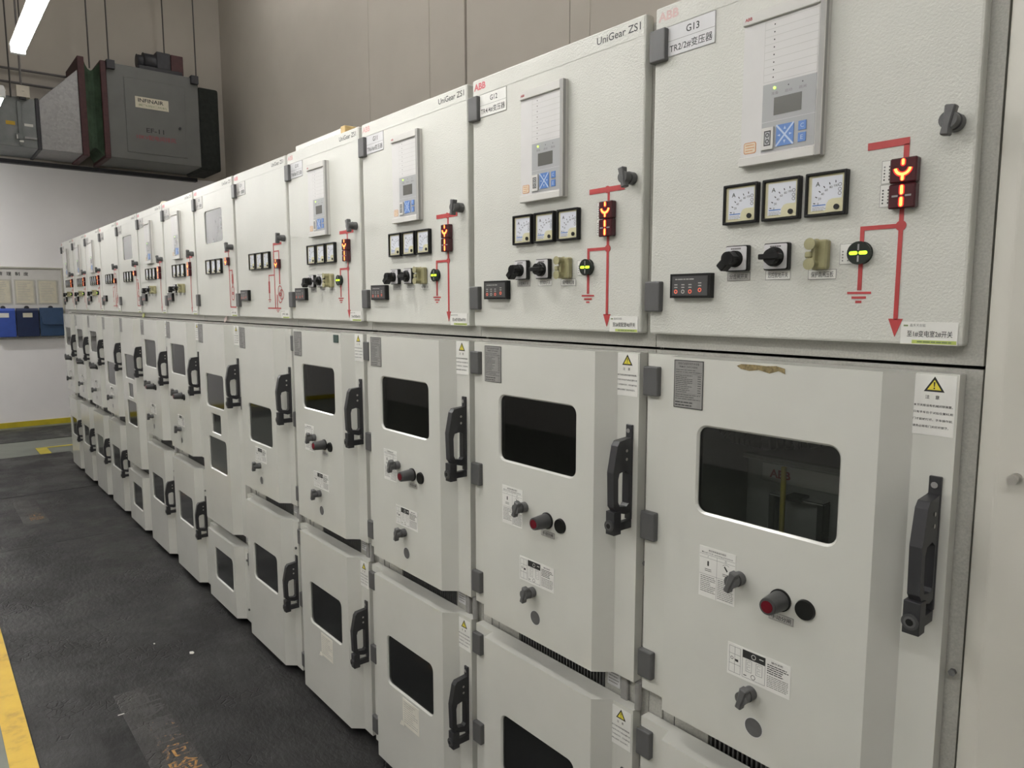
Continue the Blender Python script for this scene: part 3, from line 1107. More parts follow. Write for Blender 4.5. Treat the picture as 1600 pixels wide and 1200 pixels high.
def rating_plate():
    mb = MB().box(0, -0.0014, 0, 0.072, 0, 0.100, 'plate_silver')
    y = -0.0016
    for a in ((0, 0, 0.072, 0.0016), (0, 0.0984, 0.072, 0.100), (0, 0, 0.0016, 0.1), (0.0704, 0, 0.072, 0.1)):
        mb.quad(a[0], a[1], a[2], a[3], y, 'print_black')
    mb.text('铠装式金属封闭开关设备', 0.010, 0.0905, 0.062, 0.0955, y, 'print_black', 0.0, keep=False)
    mb.text('PRIMARY  SWITCHGEAR', 0.013, 0.0845, 0.058, 0.0880, y, 'print_black', 0.008, keep=False)
    mb.lines(0.004, 0.073, 0.068, 0.082, 2, y, 'print_black', 0.22, 21)
    mb.quad(0.003, 0.0715, 0.069, 0.0719, y, 'print_black')
    mb.lines(0.004, 0.032, 0.046, 0.070, 10, y, 'print_black', 0.3, 22)
    mb.lines(0.059, 0.032, 0.067, 0.070, 8, y, 'print_black', 0.3, 23)
    mb.quad(0.003, 0.0305, 0.069, 0.0309, y, 'print_black')
    mb.lines(0.004, 0.017, 0.066, 0.030, 3, y, 'print_black', 0.25, 24)
    mb.lines(0.004, 0.003, 0.068, 0.015, 2, y, 'print_black', 0.35, 25)
    return mb.mesh('rating_plate')


def procedure_label():
    w_, h_ = 0.085, 0.107
    y = -0.001
    mb = MB().box(0, -0.0008, 0, w_, 0, h_, 'label_white')
    mb.text('真空断路器操作程序', 0.022, 0.0985, 0.063, 0.1025, y, 'print_black', 0.006, keep=False)
    mb.text('Manual V.C.B. operating procedures', 0.006, 0.0925, 0.079, 0.0965, y, 'print_black', 0.004, keep=False)
    for z in (0.0905, 0.0835, 0.048):
        mb.quad(0.001, z, w_ - 0.001, z + 0.0006, y, 'print_grey')
    mb.quad(0.0422, 0.001, 0.0428, 0.0905, y, 'print_grey')
    mb.ring(0.063, 0.087, 0.0018, 0.0006, y, 'print_black', 8)
    mb.quad(0.0205, 0.0855, 0.0213, 0.0885, y, 'print_black')
    pill(mb, 0.0195, 0.067, 0.0235, 0.078, y, 'print_black')
    mb.poly([(0.061, 0.078), (0.059, 0.075), (0.066, 0.066), (0.068, 0.069)], y, 'print_black')
    mb.ring(0.064, 0.070, 0.011, 0.0006, y, 'print_black', 10, 0.9, 2.4)
    for x in (0.014, 0.056):
        mb.lines(x, 0.055, x + 0.016, 0.062, 2, y, 'print_black', 0.4, 31)
    mb.lines(0.004, 0.010, 0.040, 0.046, 9, y, 'print_grey', 0.4, 32)
    mb.lines(0.045, 0.004, 0.082, 0.046, 11, y, 'print_grey', 0.4, 33)
    return mb.mesh('procedure_label')


def position_label():
    w_, h_ = 0.136, 0.0665
    y = -0.001
    mb = MB().box(0, -0.0008, 0, w_, 0, h_, 'label_white')
    ln = lambda x0, z0, x1, z1, m_='print_black': mb.quad(x0, z0, x1, z1, y, m_)
    for x0, z0, x1, z1 in ((0.004, 0.006, 0.030, 0.061), (0.034, 0.006, 0.084, 0.063), (0.042, 0.020, 0.055, 0.044), (0.064, 0.020, 0.078, 0.044)):
        for a in ((x0, z0, x1, z0 + 0.0006), (x0, z1 - 0.0006, x1, z1), (x0, z0, x0 + 0.0006, z1), (x1 - 0.0006, z0, x1, z1)):
            ln(*a)
    ln(0.0165, 0.006, 0.0171, 0.061)
    ln(0.004, 0.024, 0.030, 0.0246)
    ln(0.004, 0.045, 0.030, 0.0456)
    ln(0.0345, 0.0465, 0.0835, 0.0625)
    mb.ring(0.0585, 0.0545, 0.0045, 0.0012, y - 0.0002, 'label_white', 14)
    mb.quad(0.071, 0.0545, 0.080, 0.0565, y - 0.0002, 'label_white')
    mb.ring(0.0105, 0.036, 0.0028, 0.0012, y, 'print_black', 12)
    mb.poly([(0.017, 0.036), (0.018, 0.031), (0.025, 0.031), (0.025, 0.036)], y, 'print_black')
    mb.ring(0.0585, 0.0125, 0.0045, 0.0011, y, 'print_black', 14)
    mb.quad(0.037, 0.010, 0.044, 0.0118, y, 'print_black')
    for x in (0.045, 0.067):
        for z in (0.024, 0.034):
            mb.quad(x, z, x + 0.007, z + 0.0006, y, 'print_grey')
            mb.quad(x, z + 0.006, x + 0.007, z + 0.0066, y, 'print_grey')
            mb.quad(x, z, x + 0.0006, z + 0.0066, y, 'print_grey')
    mb.text('操作说明', 0.096, 0.057, 0.120, 0.0615, y, 'print_black', 0.01, keep=False)
    mb.lines(0.088, 0.034, 0.132, 0.055, 5, y, 'print_black', 0.45, 41)
    mb.lines(0.088, 0.007, 0.132, 0.032, 7, y, 'print_grey', 0.4, 42)
    return mb.mesh('position_label')


def small_sheet():
    mb = MB().box(0, -0.0008, 0, 0.105, 0, 0.098, 'paper')
    mb.lines(0.008, 0.010, 0.097, 0.09, 10, -0.001, 'print_grey', 0.18, 51)
    mb.prism([[(-0.012, -0.004), (0.016, 0.0), (0.0, 0.016)]], -0.006, -0.004, 'paper')
    return mb.mesh('paper_notice')


# ---- push buttons
def button_boss():
    mb = MB().cyl((0, 0), 0.0215, 0.0, -0.004, 'black', 'y', 28)
    mb.cyl((0, 0), 0.0195, -0.004, -0.045, 'charcoal', 'y', 28, 0.0165, caps=False)
    mb.cyl((0, 0), 0.0165, -0.045, -0.048, 'charcoal', 'y', 28, 0.0155)
    return mb.mesh('push_button')


def button_cap():
    return MB().cyl((0, 0), 0.0115, -0.046, -0.0495, 'button_red', 'y', 20).mesh('button_cap')


def black_plug():
    return MB().cyl((0, 0), 0.0195, 0.0, -0.006, 'black', 'y', 28, 0.018).mesh('blanking_plug')


def hole_cover():
    mb = MB().ring(0, 0, 0.0195, 0.0012, -0.0006, 'label_cool', 28)
    mb.disc(0, 0, 0.019, -0.0004, 'knob_grey', 28)
    return mb.mesh('inspection_hole')


def bolt():
    return MB().cyl((0, 0), 0.006, 0.0, -0.007, 'knob_grey', 'y', 6).mesh('bolt')


# ---- protection relay
def relay_case():
    mb = MB()
    mb.box(0, -0.011, 0, 0.163, 0, 0.279, 'relay_case')
    mb.box(0, -0.018, 0.258, 0.151, -0.008, 0.279, 'relay_case')
    mb.box(0, -0.018, 0, 0.151, -0.008, 0.0165, 'relay_case')
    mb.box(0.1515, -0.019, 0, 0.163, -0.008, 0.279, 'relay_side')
    return mb.mesh('protection_relay', 0.0012, 1)


def relay_front():
    mb = MB().box(0.001, -0.0128, 0.0165, 0.1515, -0.0108, 0.258, 'relay_face')
    y = -0.013
    mb.quad(0.0445, 0.145, 0.1485, 0.255, y, 'relay_face')
    for k in range(9):
        z = 0.1465 + k * 0.0133
        mb.quad(0.0445, z, 0.148, z + 0.0006, y - 0.0001, 'label_grey')
    mb.quad(0.0445, 0.1465, 0.0450, 0.253, y - 0.0001, 'label_grey')
    mb.quad(0.1475, 0.1465, 0.1480, 0.253, y - 0.0001, 'label_grey')
    for k in range(8):
        mb.disc(0.064, 0.1535 + k * 0.0133, 0.0014, y - 0.0002, 'print_black', 8)
    return mb.mesh('relay_front')


def relay_pad():
    y = -0.0136
    mb = MB().box(0.0445, y, 0.0205, 0.1485, -0.012, 0.1425, 'relay_grey')
    mb.quad(0.0445, 0.0745, 0.1485, 0.0751, y - 0.0001, 'label_cool')
    for k, s in enumerate(('准备', '启动', '跳闸')):
        mb.text(s, 0.062 + k * 0.027, 0.1215, 0.076 + k * 0.027, 0.127, y - 0.0001, 'print_grey', 0, keep=False)
    for x in (0.0955, 0.1225):
        mb.disc(x, 0.1335, 0.0013, y - 0.0001, 'print_black', 8)
    return mb.mesh('control_panel')


def relay_screen():
    return MB().box(0.068, -0.0140, 0.0845, 0.122, -0.013, 0.116, 'relay_screen').mesh('screen')


def relay_led():
    return MB().cyl((0.0685, 0.1335), 0.0024, -0.0155, -0.013, 'led_green', 'y', 12).mesh('status_lamp')


def relay_port():
    mb = MB().box(0.047, -0.0175, 0.0245, 0.0705, -0.013, 0.064, 'relay_case')
    y = -0.0178
    mb.quad(0.0525, 0.031, 0.066, 0.058, y, 'print_black')
    mb.quad(0.0542, 0.033, 0.0643, 0.056, y - 0.0001, 'relay_grey')
    for z in (0.039, 0.050):
        mb.ring(0.0593, z, 0.0033, 0.0016, y - 0.0002, 'print_black', 10)
    return mb.mesh('optical_port')


def relay_cross():
    y = -0.0152
    x0, z0, s = 0.0755, 0.0275, 0.034
    mb = MB().box(x0, y, z0, x0 + s, -0.013, z0 + s * 1.12, 'key_blue')
    h = s * 1.12
    for a in ((0, 0, s, h), (0, h, s, 0)):
        dx, dz = a[2] - a[0], a[3] - a[1]
        ll = math.hypot(dx, dz)
        nx, nz = -dz / ll * 0.0016, dx / ll * 0.0016
        mb.poly([(x0 + a[0] + nx, z0 + a[1] + nz), (x0 + a[0] - nx, z0 + a[1] - nz), (x0 + a[2] - nx, z0 + a[3] - nz), (x0 + a[2] + nx, z0 + a[3] + nz)][::(1 if a[1] == 0 else 1)], y - 0.0002, 'key_mark')
    c = (x0 + s / 2, z0 + h / 2)
    for dx, dz in ((0, 0.012), (0, -0.012), (0.011, 0), (-0.011, 0)):
        px, pz = -dz, dx
        k = 0.0022 / 0.0115
        mb.poly([(c[0] + 1.3 * dx, c[1] + 1.3 * dz), (c[0] + dx * 0.8 + px * k, c[1] + dz * 0.8 + pz * k), (c[0] + dx * 0.8 - px * k, c[1] + dz * 0.8 - pz * k)], y - 0.0002, 'key_mark')
    return mb.mesh('arrow_keys')


def relay_key(s):
    mb = MB().box(0, -0.0152, 0, 0.0145, -0.013, 0.016, 'key_blue')
    mb.text(s, 0.004, 0.004, 0.0105, 0.012, -0.0154, 'key_mark', 0.01)
    return mb.mesh('key')


def relay_sticker():
    mb = MB().prism([rr(0.0, 0.0, 0.026, 0.021, 0.004, 3)], -0.0134, -0.0126, 'orange_line')
    mb.poly(rr(0.0013, 0.0013, 0.0247, 0.0197, 0.003, 3), -0.0136, 'orange_pale')
    mb.lines(0.004, 0.003, 0.022, 0.018, 3, -0.0138, 'orange_line', 0.3, 61)
    return mb.mesh('calibration_sticker')


def relay_badge():
    return MB().text('ABB', 0.005, 0.2645, 0.020, 0.2705, -0.0183, 'logo_deep', 0.03, keep=False).mesh('relay_badge')


def relay(cab):
    r_ = part('protection_relay', cab, 'relay_case', relay_case, (0.2255, 0, ZO + 0.328))
    part('relay_front', r_, 'relay_front', relay_front)
    part('control_panel', r_, 'relay_pad', relay_pad)
    part('screen', r_, 'relay_screen', relay_screen)
    part('status_lamp', r_, 'relay_led', relay_led)
    part('optical_port', r_, 'relay_port', relay_port)
    part('arrow_keys', r_, 'relay_cross', relay_cross, label='blue arrow keypad')
    part('key', r_, 'relay_keyC', lambda: relay_key('C'), (0.1185, 0, 0.049))
    part('key', r_, 'relay_keyE', lambda: relay_key('E'), (0.1185, 0, 0.0285))
    part('calibration_sticker', r_, 'relay_sticker', relay_sticker, (0.008, 0, 0.023))
    part('relay_badge', r_, 'relay_badge', relay_badge)


# ------------------------------------------------------------------ one cabinet
NAMES = {1: ('G13', 'TR2/2#变压器', '至1#变电室2#开关'), 2: ('G12', 'TR4/4#变压器', '至2#变配室4#开关'), 3: ('G11', 'TR6/6#变压器', '至3#变电室6#开关'),
         4: ('G10', 'TR8/8#变压器', '至4#变电室8#开关')}
KIND = {1: 'feeder', 2: 'feeder', 3: 'feeder', 4: 'feeder', 5: 'meter', 6: 'volt', 7: 'feeder', 8: 'feeder', 9: 'volt', 10: 'meter', 11: 'feeder', 12: 'feeder', 13: 'feeder'}
LABELS = {
    1: 'largest grey switchgear cabinet, name plate G13, beside the plain end panel',
    2: 'grey switchgear cabinet with name plate G12, second nearest in the row',
    3: 'grey switchgear cabinet with name plate G11, between cabinets G12 and G10',
    4: 'grey switchgear cabinet G10 with a white strip box lying on its top',
    5: 'grey switchgear cabinet with three overlapping red circles, beside cabinet G10',
    6: 'grey cabinet with window in its upper door, two places beyond cabinet G10',
    7: 'grey relay cabinet just beyond the nearer of the two upper-window cabinets',
    8: 'grey relay cabinet just before the farther of the two upper-window cabinets',
    9: 'farther of the two grey cabinets with a window in the upper door',
    10: 'grey cabinet without relay just beyond the farther upper-window cabinet, fourth from the end',
    11: 'grey relay cabinet third from the far end of the row',
    12: 'grey relay cabinet second from the far end of the row',
    13: 'last grey relay cabinet at the far end, next to the notice board',
}
VCB_WIN = (0.168, -0.361, 0.461, -0.183)
CAB_WIN = (0.173, -1.290, 0.464, -1.112)


def hole_of(w_):
    return (w_[0], w_[1], w_[2], w_[3], 0.020 if w_[2] - w_[0] > 0.2 else 0.006)


def cabinet(i):
    k = KIND[i]
    near = i <= 4
    c = empty('switchgear_cabinet', (-i * W, 0, 0), LABELS[i], 'switchgear cabinet', 'row of switchgear cabinets')
    g = -1.1825 if k == 'volt' else -0.872
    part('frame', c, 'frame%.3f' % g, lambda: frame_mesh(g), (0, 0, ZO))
    part('vent_slats', c, 'slats', slats_mesh, (0, 0, ZO + g), kind='stuff')
    Z = lambda z: ZO + z

    # upper door
    d1 = part('instrument_door', c, 'lvdoor%d' % (k == 'volt'), lambda: instrument_door(k == 'volt'), (0, 0, ZO))
    part('header_strip', d1, 'header', lambda: MB().box(0.006, -0.0008, 0.6445, 0.621, 0.0002, 0.6845, 'door_paint').mesh('header_strip'))
    part('logo', d1, {1: 'logo_f', 3: 'logo_w', 4: 'logo_w'}.get(i, 'logo_r'), lambda: logo({1: 'logo_pale', 3: 'logo_worn', 4: 'logo_worn'}.get(i, 'logo_red')), (0.0105, -0.0012, 0.658), label='red maker lettering')
    part('model_lettering', d1, 'model', model_lettering, (0.482, -0.0012, 0.659))
    for z in (0.608, 0.082):
        part('hinge', d1, 'hinge', hinge_mesh, (0, 0, z))
    if k == 'volt':
        part('window_pane', d1, 'lvpane', lambda: pane(0.176, 0.386, 0.456, 0.557, 'lv_glass', 0.003))
    if i in NAMES:
        a, t2, dst = NAMES[i]
        part('name_plate', d1, 'name%d' % i, lambda: name_plate(a, t2, 'label_cool' if i != 2 else 'label_white', 0.012), (0.035, 0, 0.5815))
        part('destination_label', d1, 'dest%d' % i, lambda: destination(dst), (0.534, 0, 0.001))
    else:
        part('name_plate', d1, 'nameG%d' % i, lambda: name_plate('G%d' % (14 - i), '变压器' if k == 'feeder' else '计量', 'label_grey', 0.01), (0.035, 0, 0.5815))
        part('destination_label', d1, 'destx', lambda: destination('开关'), (0.534, 0, 0.001))
    put_knob(c, 0.5965, 0.345, 0.0, 0.15 if i % 2 else -0.2)

    for x in (0.190, 0.275, 0.3605):
        ammeter(c, x)
    if k == 'feeder':
        relay(c)
        selector(c, 0.1995, True)
        selector(c, 0.2835, False)
        s = part('test_block', c, 'block_base', block_base, (0.372, 0, Z(0.128)))
        for z in (0.009, 0.044):
            part('block_post', s, 'block_knob', block_knob, (0.014, 0, z))
        part('block_bar', s, 'block_bar', block_bar)
        part('strip_label', c, 'strip1', lambda: strip_label(0.051, 0.0165, '分合闸开关', 'label_grey'), (0.1985, 0, Z(0.112)))
        part('strip_label', c, 'strip2', lambda: strip_label(0.051, 0.0175, '远控就地开关', 'label_white'), (0.2825, 0, Z(0.112)))
        part('strip_label', c, 'strip3', lambda: strip_label(0.052, 0.0175, '保护跳闸压板', 'label_white'), (0.368, 0, Z(0.1105)))
    if k != 'volt':
        s = part('indicator_module', c, 'module', module_mesh, (0.067, 0, Z(0.0785)))
        for q, x in enumerate((0.016, 0.034, 0.052, 0.076)):
            part('module_lamp', s, 'mlamp%d' % (q != 1), lambda q=q: module_lamp(q != 1), (x, 0, 0.0135 if q < 3 else 0.0165))
    if k == 'feeder':
        s = part('position_indicator', c, 'posred', lambda: pos_red(True), (0.507, 0, Z(0.2215)))
        part('lit_symbol', s, 'segy', lambda: seg_y(0.041), label='glowing orange red hand cart symbol')
        part('lit_symbol', s, 'segi', lambda: seg_i(0.0), label='glowing orange red closed bar')
        part('tall_label', c, 'tall1', lambda: tall_label(0.018, 0.0375, 3), (0.4885, 0, Z(0.2655)))
        part('tall_label', c, 'tall2', lambda: tall_label(0.019, 0.0365, 4), (0.4875, 0, Z(0.2275)))
        earth = i not in (7, 8)
        part('mimic_diagram', c, 'mimf%d%d' % (i == 1, earth), lambda: mimic_feeder(i == 1, earth), (0, 0, ZO), label='red single line diagram')
        if earth:
            s = part('earth_indicator', c, 'green', green_mesh, (0.4615, 0, Z(0.1535)))
            part('lit_symbol', s, 'greenseg', green_seg, label='glowing yellow green bar')
            part('tall_label', c, 'tall3', lambda: tall_label(0.021, 0.0355, 5), (0.4245, 0, Z(0.1355)))
    else:
        z = 0.2195 if k == 'meter' else 0.258
        s = part('position_indicator', c, 'posred1', lambda: pos_red(False), (0.505, 0, Z(z)))
        part('lit_symbol', s, 'segy1', lambda: seg_y(0.0), label='glowing red hand cart symbol')
        part('mimic_diagram', c, 'mim' + k, mimic_metering if k == 'meter' else mimic_voltage, (0, 0, ZO), label='red single line diagram')

    # middle door
    if k == 'feeder':
        wins, z0 = [VCB_WIN], -0.836
    elif k == 'meter':
        wins, z0 = [(0.182, -0.592, 0.468, -0.413)], -0.836
    else:
        wins, z0 = [(0.190, -0.492, 0.476, -0.316), (0.262, -0.633, 0.408, -0.531), (0.196, -0.842, 0.478, -0.664)], -1.150
    d2 = part('breaker_door', c, 'bdoor' + k, lambda: profile_door(z0, -0.0445, [hole_of(w_) for w_ in wins]), (0, 0, ZO))
    for w_ in wins:
        part('window_pane', d2, 'pane%s' % (w_,), lambda w_=w_: pane(*w_, 'glass_tint' if k == 'feeder' else 'glass_dark'))
    for z in ((-0.105, -0.437, -0.769) if near else (-0.437,)):
        part('hinge', d2, 'hinge', hinge_mesh, (0, 0, z))
    part('rating_plate', d2, 'rating', rating_plate, (0.1045, RAISE, -0.1495))
    if i in (1, 2, 3, 4, 6, 7, 8, 9):
        part('warning_label', d2, 'warn', lambda: warning(4), (0.557 if near else 0.56, 0, -0.1465))
    door_handle(c, -0.212)
    if k == 'feeder':
        if near:
            part('procedure_label', d2, 'proc', procedure_label, (0.180, RAISE, -0.538))
        put_knob(c, 0.276, -0.474, RAISE, 0.35)
        s = part('push_button', c, 'btn', button_boss, (0.363, RAISE, Z(-0.491)))
        part('button_cap', s, 'btncap', button_cap, label='dark red button face')
        part('blanking_plug', c, 'plug', black_plug, (0.4125, RAISE, Z(-0.4935)))
        if near:
            part('strip_label', d2, 'strip4', lambda: strip_label(0.050, 0.0155, '手动分闸', 'label_grey'), (0.341, RAISE, -0.534))
        u = part('breaker_unit', c, 'vcb', breaker_unit, (0, 0, ZO))
        part('breaker_badge', u, 'vcbbadge', lambda: MB().text('ABB', 0.224, -0.308, 0.272, -0.290, 0.145, 'logo_deep', 0.03, keep=False).mesh('breaker_badge'), label='red maker lettering')
        part('yellow_rod', u, 'vcbrod', lambda: MB().cyl((0.276, 0.110), 0.0055, -0.60, -0.272, 'rod_yellow', 'z', 12).mesh('yellow_rod'))
        part('breaker_tray', u, 'vcbtray', breaker_tray)
        part('cable_hose', c, 'hose', cable_bundle, (0, 0, ZO))
    if k != 'volt':
        part('position_label', d2, 'posl', position_label, (0.254, RAISE, -0.680))
        put_knob(c, 0.309, -0.700, RAISE, 0.25)
        part('inspection_hole', d2, 'hole', hole_cover, (0.3175, RAISE, -0.770))
    if i <= 4:
        part('bolt', d2, 'bolt', bolt, (0.640, 0.02, -0.54))
    if i == 4:
        part('square_magnet', d2, 'mag', lambda: MB().box(0, -0.003, 0, 0.040, 0, 0.030, 'dark_green').mesh('square_magnet', 0.001, 1), (0.470, RAISE, -0.081), label='dark green square magnet')
    if i == 1:
        rnd = random.Random(4)
        tp = [(0.252, -0.053), (0.262, -0.049), (0.29, -0.0485), (0.315, -0.0495), (0.335, -0.048), (0.352, -0.052), (0.353, -0.062), (0.340, -0.057), (0.322, -0.063), (0.300, -0.058), (0.280, -0.061), (0.262, -0.0585)]
        part('torn_sticker', d2, 'torn', lambda: MB().prism([tp[::-1]], RAISE - 0.0008, RAISE + 0.0002, 'torn_brown').mesh('torn_sticker'), label='brown torn sticker residue')

    # lower door
    if k == 'volt':
        w3 = (0.202, -1.478, 0.492, -1.300)
        d3 = part('lower_cover', c, 'cover_low', lambda: profile_door(-1.612, -1.215, [hole_of(w3)]), (0, 0, ZO))
        part('window_pane', d3, 'panelow', lambda: pane(*w3, 'glass_dark'))
        for z in (-1.275, -1.545):
            part('bolt', d3, 'bolt', bolt, (0.610, 0, z))
    else:
        d3 = part('cable_door', c, 'cdoor', lambda: profile_door(-1.612, -0.908, [hole_of(CAB_WIN)]), (0, 0, ZO))
        part('window_pane', d3, 'panecab', lambda: pane(*CAB_WIN, 'glass_dark'))
        for z in ((-0.966, -1.256, -1.540) if near else (-1.256,)):
            part('hinge', d3, 'hinge', hinge_mesh, (0, 0, z))
        door_handle(c, -1.068)
        if near:
            part('warning_label', d3, 'warn', lambda: warning(4), (0.556, 0, -1.018))
        else:
            part('bolt', d3, 'bolt', bolt, (0.602, 0, -1.035))
        if i in (3, 4):
            part('paper_notice', d3, 'notice', small_sheet, (0.273, RAISE, -1.402))
    # fittings seen in the slot between the lower doors
    part('slot_label', c, 'slotlab', lambda: MB().box(0, -0.002, 0, 0.042, 0, 0.05, 'label_cool').lines(0.004, 0.005, 0.038, 0.045, 5, -0.0022, 'print_grey', 0.3, 71).mesh('slot_label'), (0.515, 0.033, Z(g - 0.022)))
    part('latch_bracket', c, 'bracket', lambda: MB().box(0, -0.012, -0.045, 0.022, 0.0, 0.045, 'plate_silver').mesh('latch_bracket', 0.002, 1), (0.566, 0.033, Z(g)))
    part('hinge_pin', c, 'pin', lambda: MB().cyl((0, 0), 0.009, -0.034, 0.034, 'plate_silver', 'z', 14).mesh('hinge_pin'), (0.630, 0.014, Z(g)))
    return c


for i in range(1, 14):
    cabinet(i)

# ------------------------------------------------------------------ plain end panel beside the last cabinet
e = empty('end_cabinet', (0, 0, 0), 'plain grey end panel with a small steel knob, at the picture edge', 'cabinet')
part('cover_panel', e, 'endpanel', lambda: MB().prism([[(0.005, 0.03), (0.006, 0.012), (0.036, -0.004), (0.9, -0.004), (0.9, 1.3), (0.005, 1.3)]], 0.03, 2.42, 'cover_paint', 'xy').mesh('cover_panel', 0.003, 2))


def end_knob():
    mb = MB().cyl((0, 0), 0.008, 0.0, -0.004, 'steel', 'y', 16)
    mb.cyl((0, 0), 0.0045, -0.004, -0.016, 'steel', 'y', 14)
    mb.cyl((0, 0), 0.0075, -0.016, -0.023, 'steel', 'y', 16)
    return mb.mesh('knob')


part('knob', e, 'endknob', end_knob, (0.0625, -0.004, ZO - 0.194))
part('base_plinth', e, 'endplinth', lambda: MB().box(0.01, 0.06, 0.0, 0.9, 1.3, 0.03, 'dark').mesh('base_plinth'))

# ------------------------------------------------------------------ things lying on the cabinets and rails
t = empty('strip_box', (-4 * W + 0.012, 0.035, ZO + 0.6765), 'long white strip box with a tan end lying on cabinet G10', 'box')
part('box_body', t, 'stripbox', lambda: MB().box(0, 0, 0, 0.415, 0.05, 0.047, 'white_box').lines(0.03, 0.018, 0.38, 0.032, 1, -0.0004, 'label_grey', 0.5, 81).mesh('box_body', 0.002, 1))
part('tan_end', t, 'stripend', lambda: MB().box(0.416, -0.002, 0, 0.450, 0.052, 0.052, 'wood_tan').mesh('tan_end', 0.002, 1))
part('end_clip', t, 'stripclip', lambda: MB().box(-0.010, 0.01, 0.0, 0.0, 0.04, 0.044, 'dark').mesh('end_clip', 0.003, 1))
o = solo('wooden_block', MB().box(0, 0, 0, 0.03, 0.06, 0.030, 'wood_tan').mesh('wooden_block', 0.003, 1), (-W - 0.032, 0.045, ZO + 0.6765))
tag(o, 'small tan wooden block on cabinet G12, against cabinet G13', 'wooden block')
o = solo('cream_block', MB().prism([[(0, 0), (0.16, 0), (0.15, 0.035), (0.05, 0.045), (0.01, 0.03)]], 0, 0.06, 'paper_cream').mesh('cream_block', 0.004, 1), (-7 * W - 0.20, 0.035, ZO + 0.6765))
tag(o, 'small cream folded packet lying on top of a far relay cabinet', 'packet')
for x, mm, lab in ((-5.98, 'tag_pink', 'pinkish paper tag stuck on the rail between the upper and lower doors'), (-8.62 + 3.0, 'tag_pink', None)):
    if lab:
        o = solo('paper_tag', MB().prism([[(0, 0), (0.035, 0.012), (0.045, 0.035), (0.010, 0.022)]], -0.006, 0.0, mm).mesh('paper_tag'), (-5 * W - 0.46, 0.023, ZO - 0.036))
        o.location.x = -6 * W + 0.36
        tag(o, lab, 'paper tag')
o = solo('paper_tag', MB().prism([[(0, 0), (0.04, 0.008), (0.05, 0.030), (0.012, 0.028)]], -0.006, 0.0, 'tag_lime').mesh('paper_tag'), (-9 * W + 0.56, 0.023, ZO - 0.037))
tag(o, 'yellow paper tag stuck on the rail far down the row', 'paper tag')

# ------------------------------------------------------------------ ventilation duct and fan by the end wall
XF, XB = -10.6, -11.40
ZB, ZT = 2.0 + ZO, 3.225 + ZO
fan = empty('extract_fan_unit', (XF, 1.55, ZB), 'big grey boxed extract fan hanging by the wall, marked EF-11', 'extract fan')


def loc_of(o):
    return (-o.location.x, -o.location.y, -o.location.z)


part('casing', fan, 'fancase', lambda: MB().box(XB, 0.95, ZB, XF, 2.115, ZT, 'box_grey').mesh('casing', 0.008, 1), loc_of(fan))
part('access_panel', fan, 'fanpanel', lambda: MB().box(XF - 0.001, 1.16, ZB + 0.10, XF + 0.008, 1.93, ZT - 0.15, 'box_grey').mesh('access_panel', 0.003, 1), loc_of(fan))


def face_x(mb, s, y0, z0, y1, z1, mat, bold=0.0):
    return mb.text(s, y0, z0, y1, z1, 0, mat, bold, keep=False, put=lambda a, z: (XF + 0.0135, a, z))


def sign():
    mb = MB().box(XF + 0.008, 1.285, 2.70 + ZO, XF + 0.013, 1.705, 2.845 + ZO, 'paper_cream')
    face_x(mb, 'INFINAIR', 1.32, 2.775 + ZO, 1.64, 2.825 + ZO, 'print_black', 0.015)
    face_x(mb, '英飞同仁风机', 1.32, 2.722 + ZO, 1.68, 2.75 + ZO, 'print_green', 0.0)
    return mb.mesh('maker_sign')


def marks(s, y0, z0, y1, z1, mat, name, bold=0.0):
    mb = MB()
    mb.text(s, y0, z0, y1, z1, 0, mat, bold, keep=False, put=lambda a, z: (XF + 0.0088, a, z))
    return mb.mesh(name)


part('maker_sign', fan, 'fansign', sign, loc_of(fan), label='cream maker sign')
part('unit_number', fan, 'fannum', lambda: marks('EF-11', 1.405, 2.385 + ZO, 1.63, 2.445 + ZO, 'print_black', 'unit_number', 0.015), loc_of(fan))
part('room_lettering', fan, 'fanroom', lambda: marks('10KV配电间排风', 1.28, 2.285 + ZO, 1.78, 2.35 + ZO, 'print_red', 'room_lettering', 0.01), loc_of(fan), label='red painted lettering')
part('latch', fan, 'fanlatch', lambda: MB().cyl((1.84, 2.50 + ZO), 0.016, XF + 0.006, XF + 0.03, 'motor_dark', 'x', 12).mesh('latch'), loc_of(fan))


def motor():
    mb = MB()
    z = ZT
    mb.box(XF - 0.45, 1.37, z, XF - 0.05, 1.93, z + 0.06, 'motor_dark')
    mb.cyl((XF - 0.25, z + 0.16), 0.12, 1.47, 1.66, 'motor_dark', 'y', 18)
    mb.cyl((XF - 0.25, z + 0.16), 0.085, 1.39, 1.47, 'motor_dark', 'y', 16)
    mb.box(XF - 0.38, 1.62, z + 0.04, XF - 0.12, 1.80, z + 0.30, 'motor_dark')
    return mb.mesh('motor', 0.006, 1)


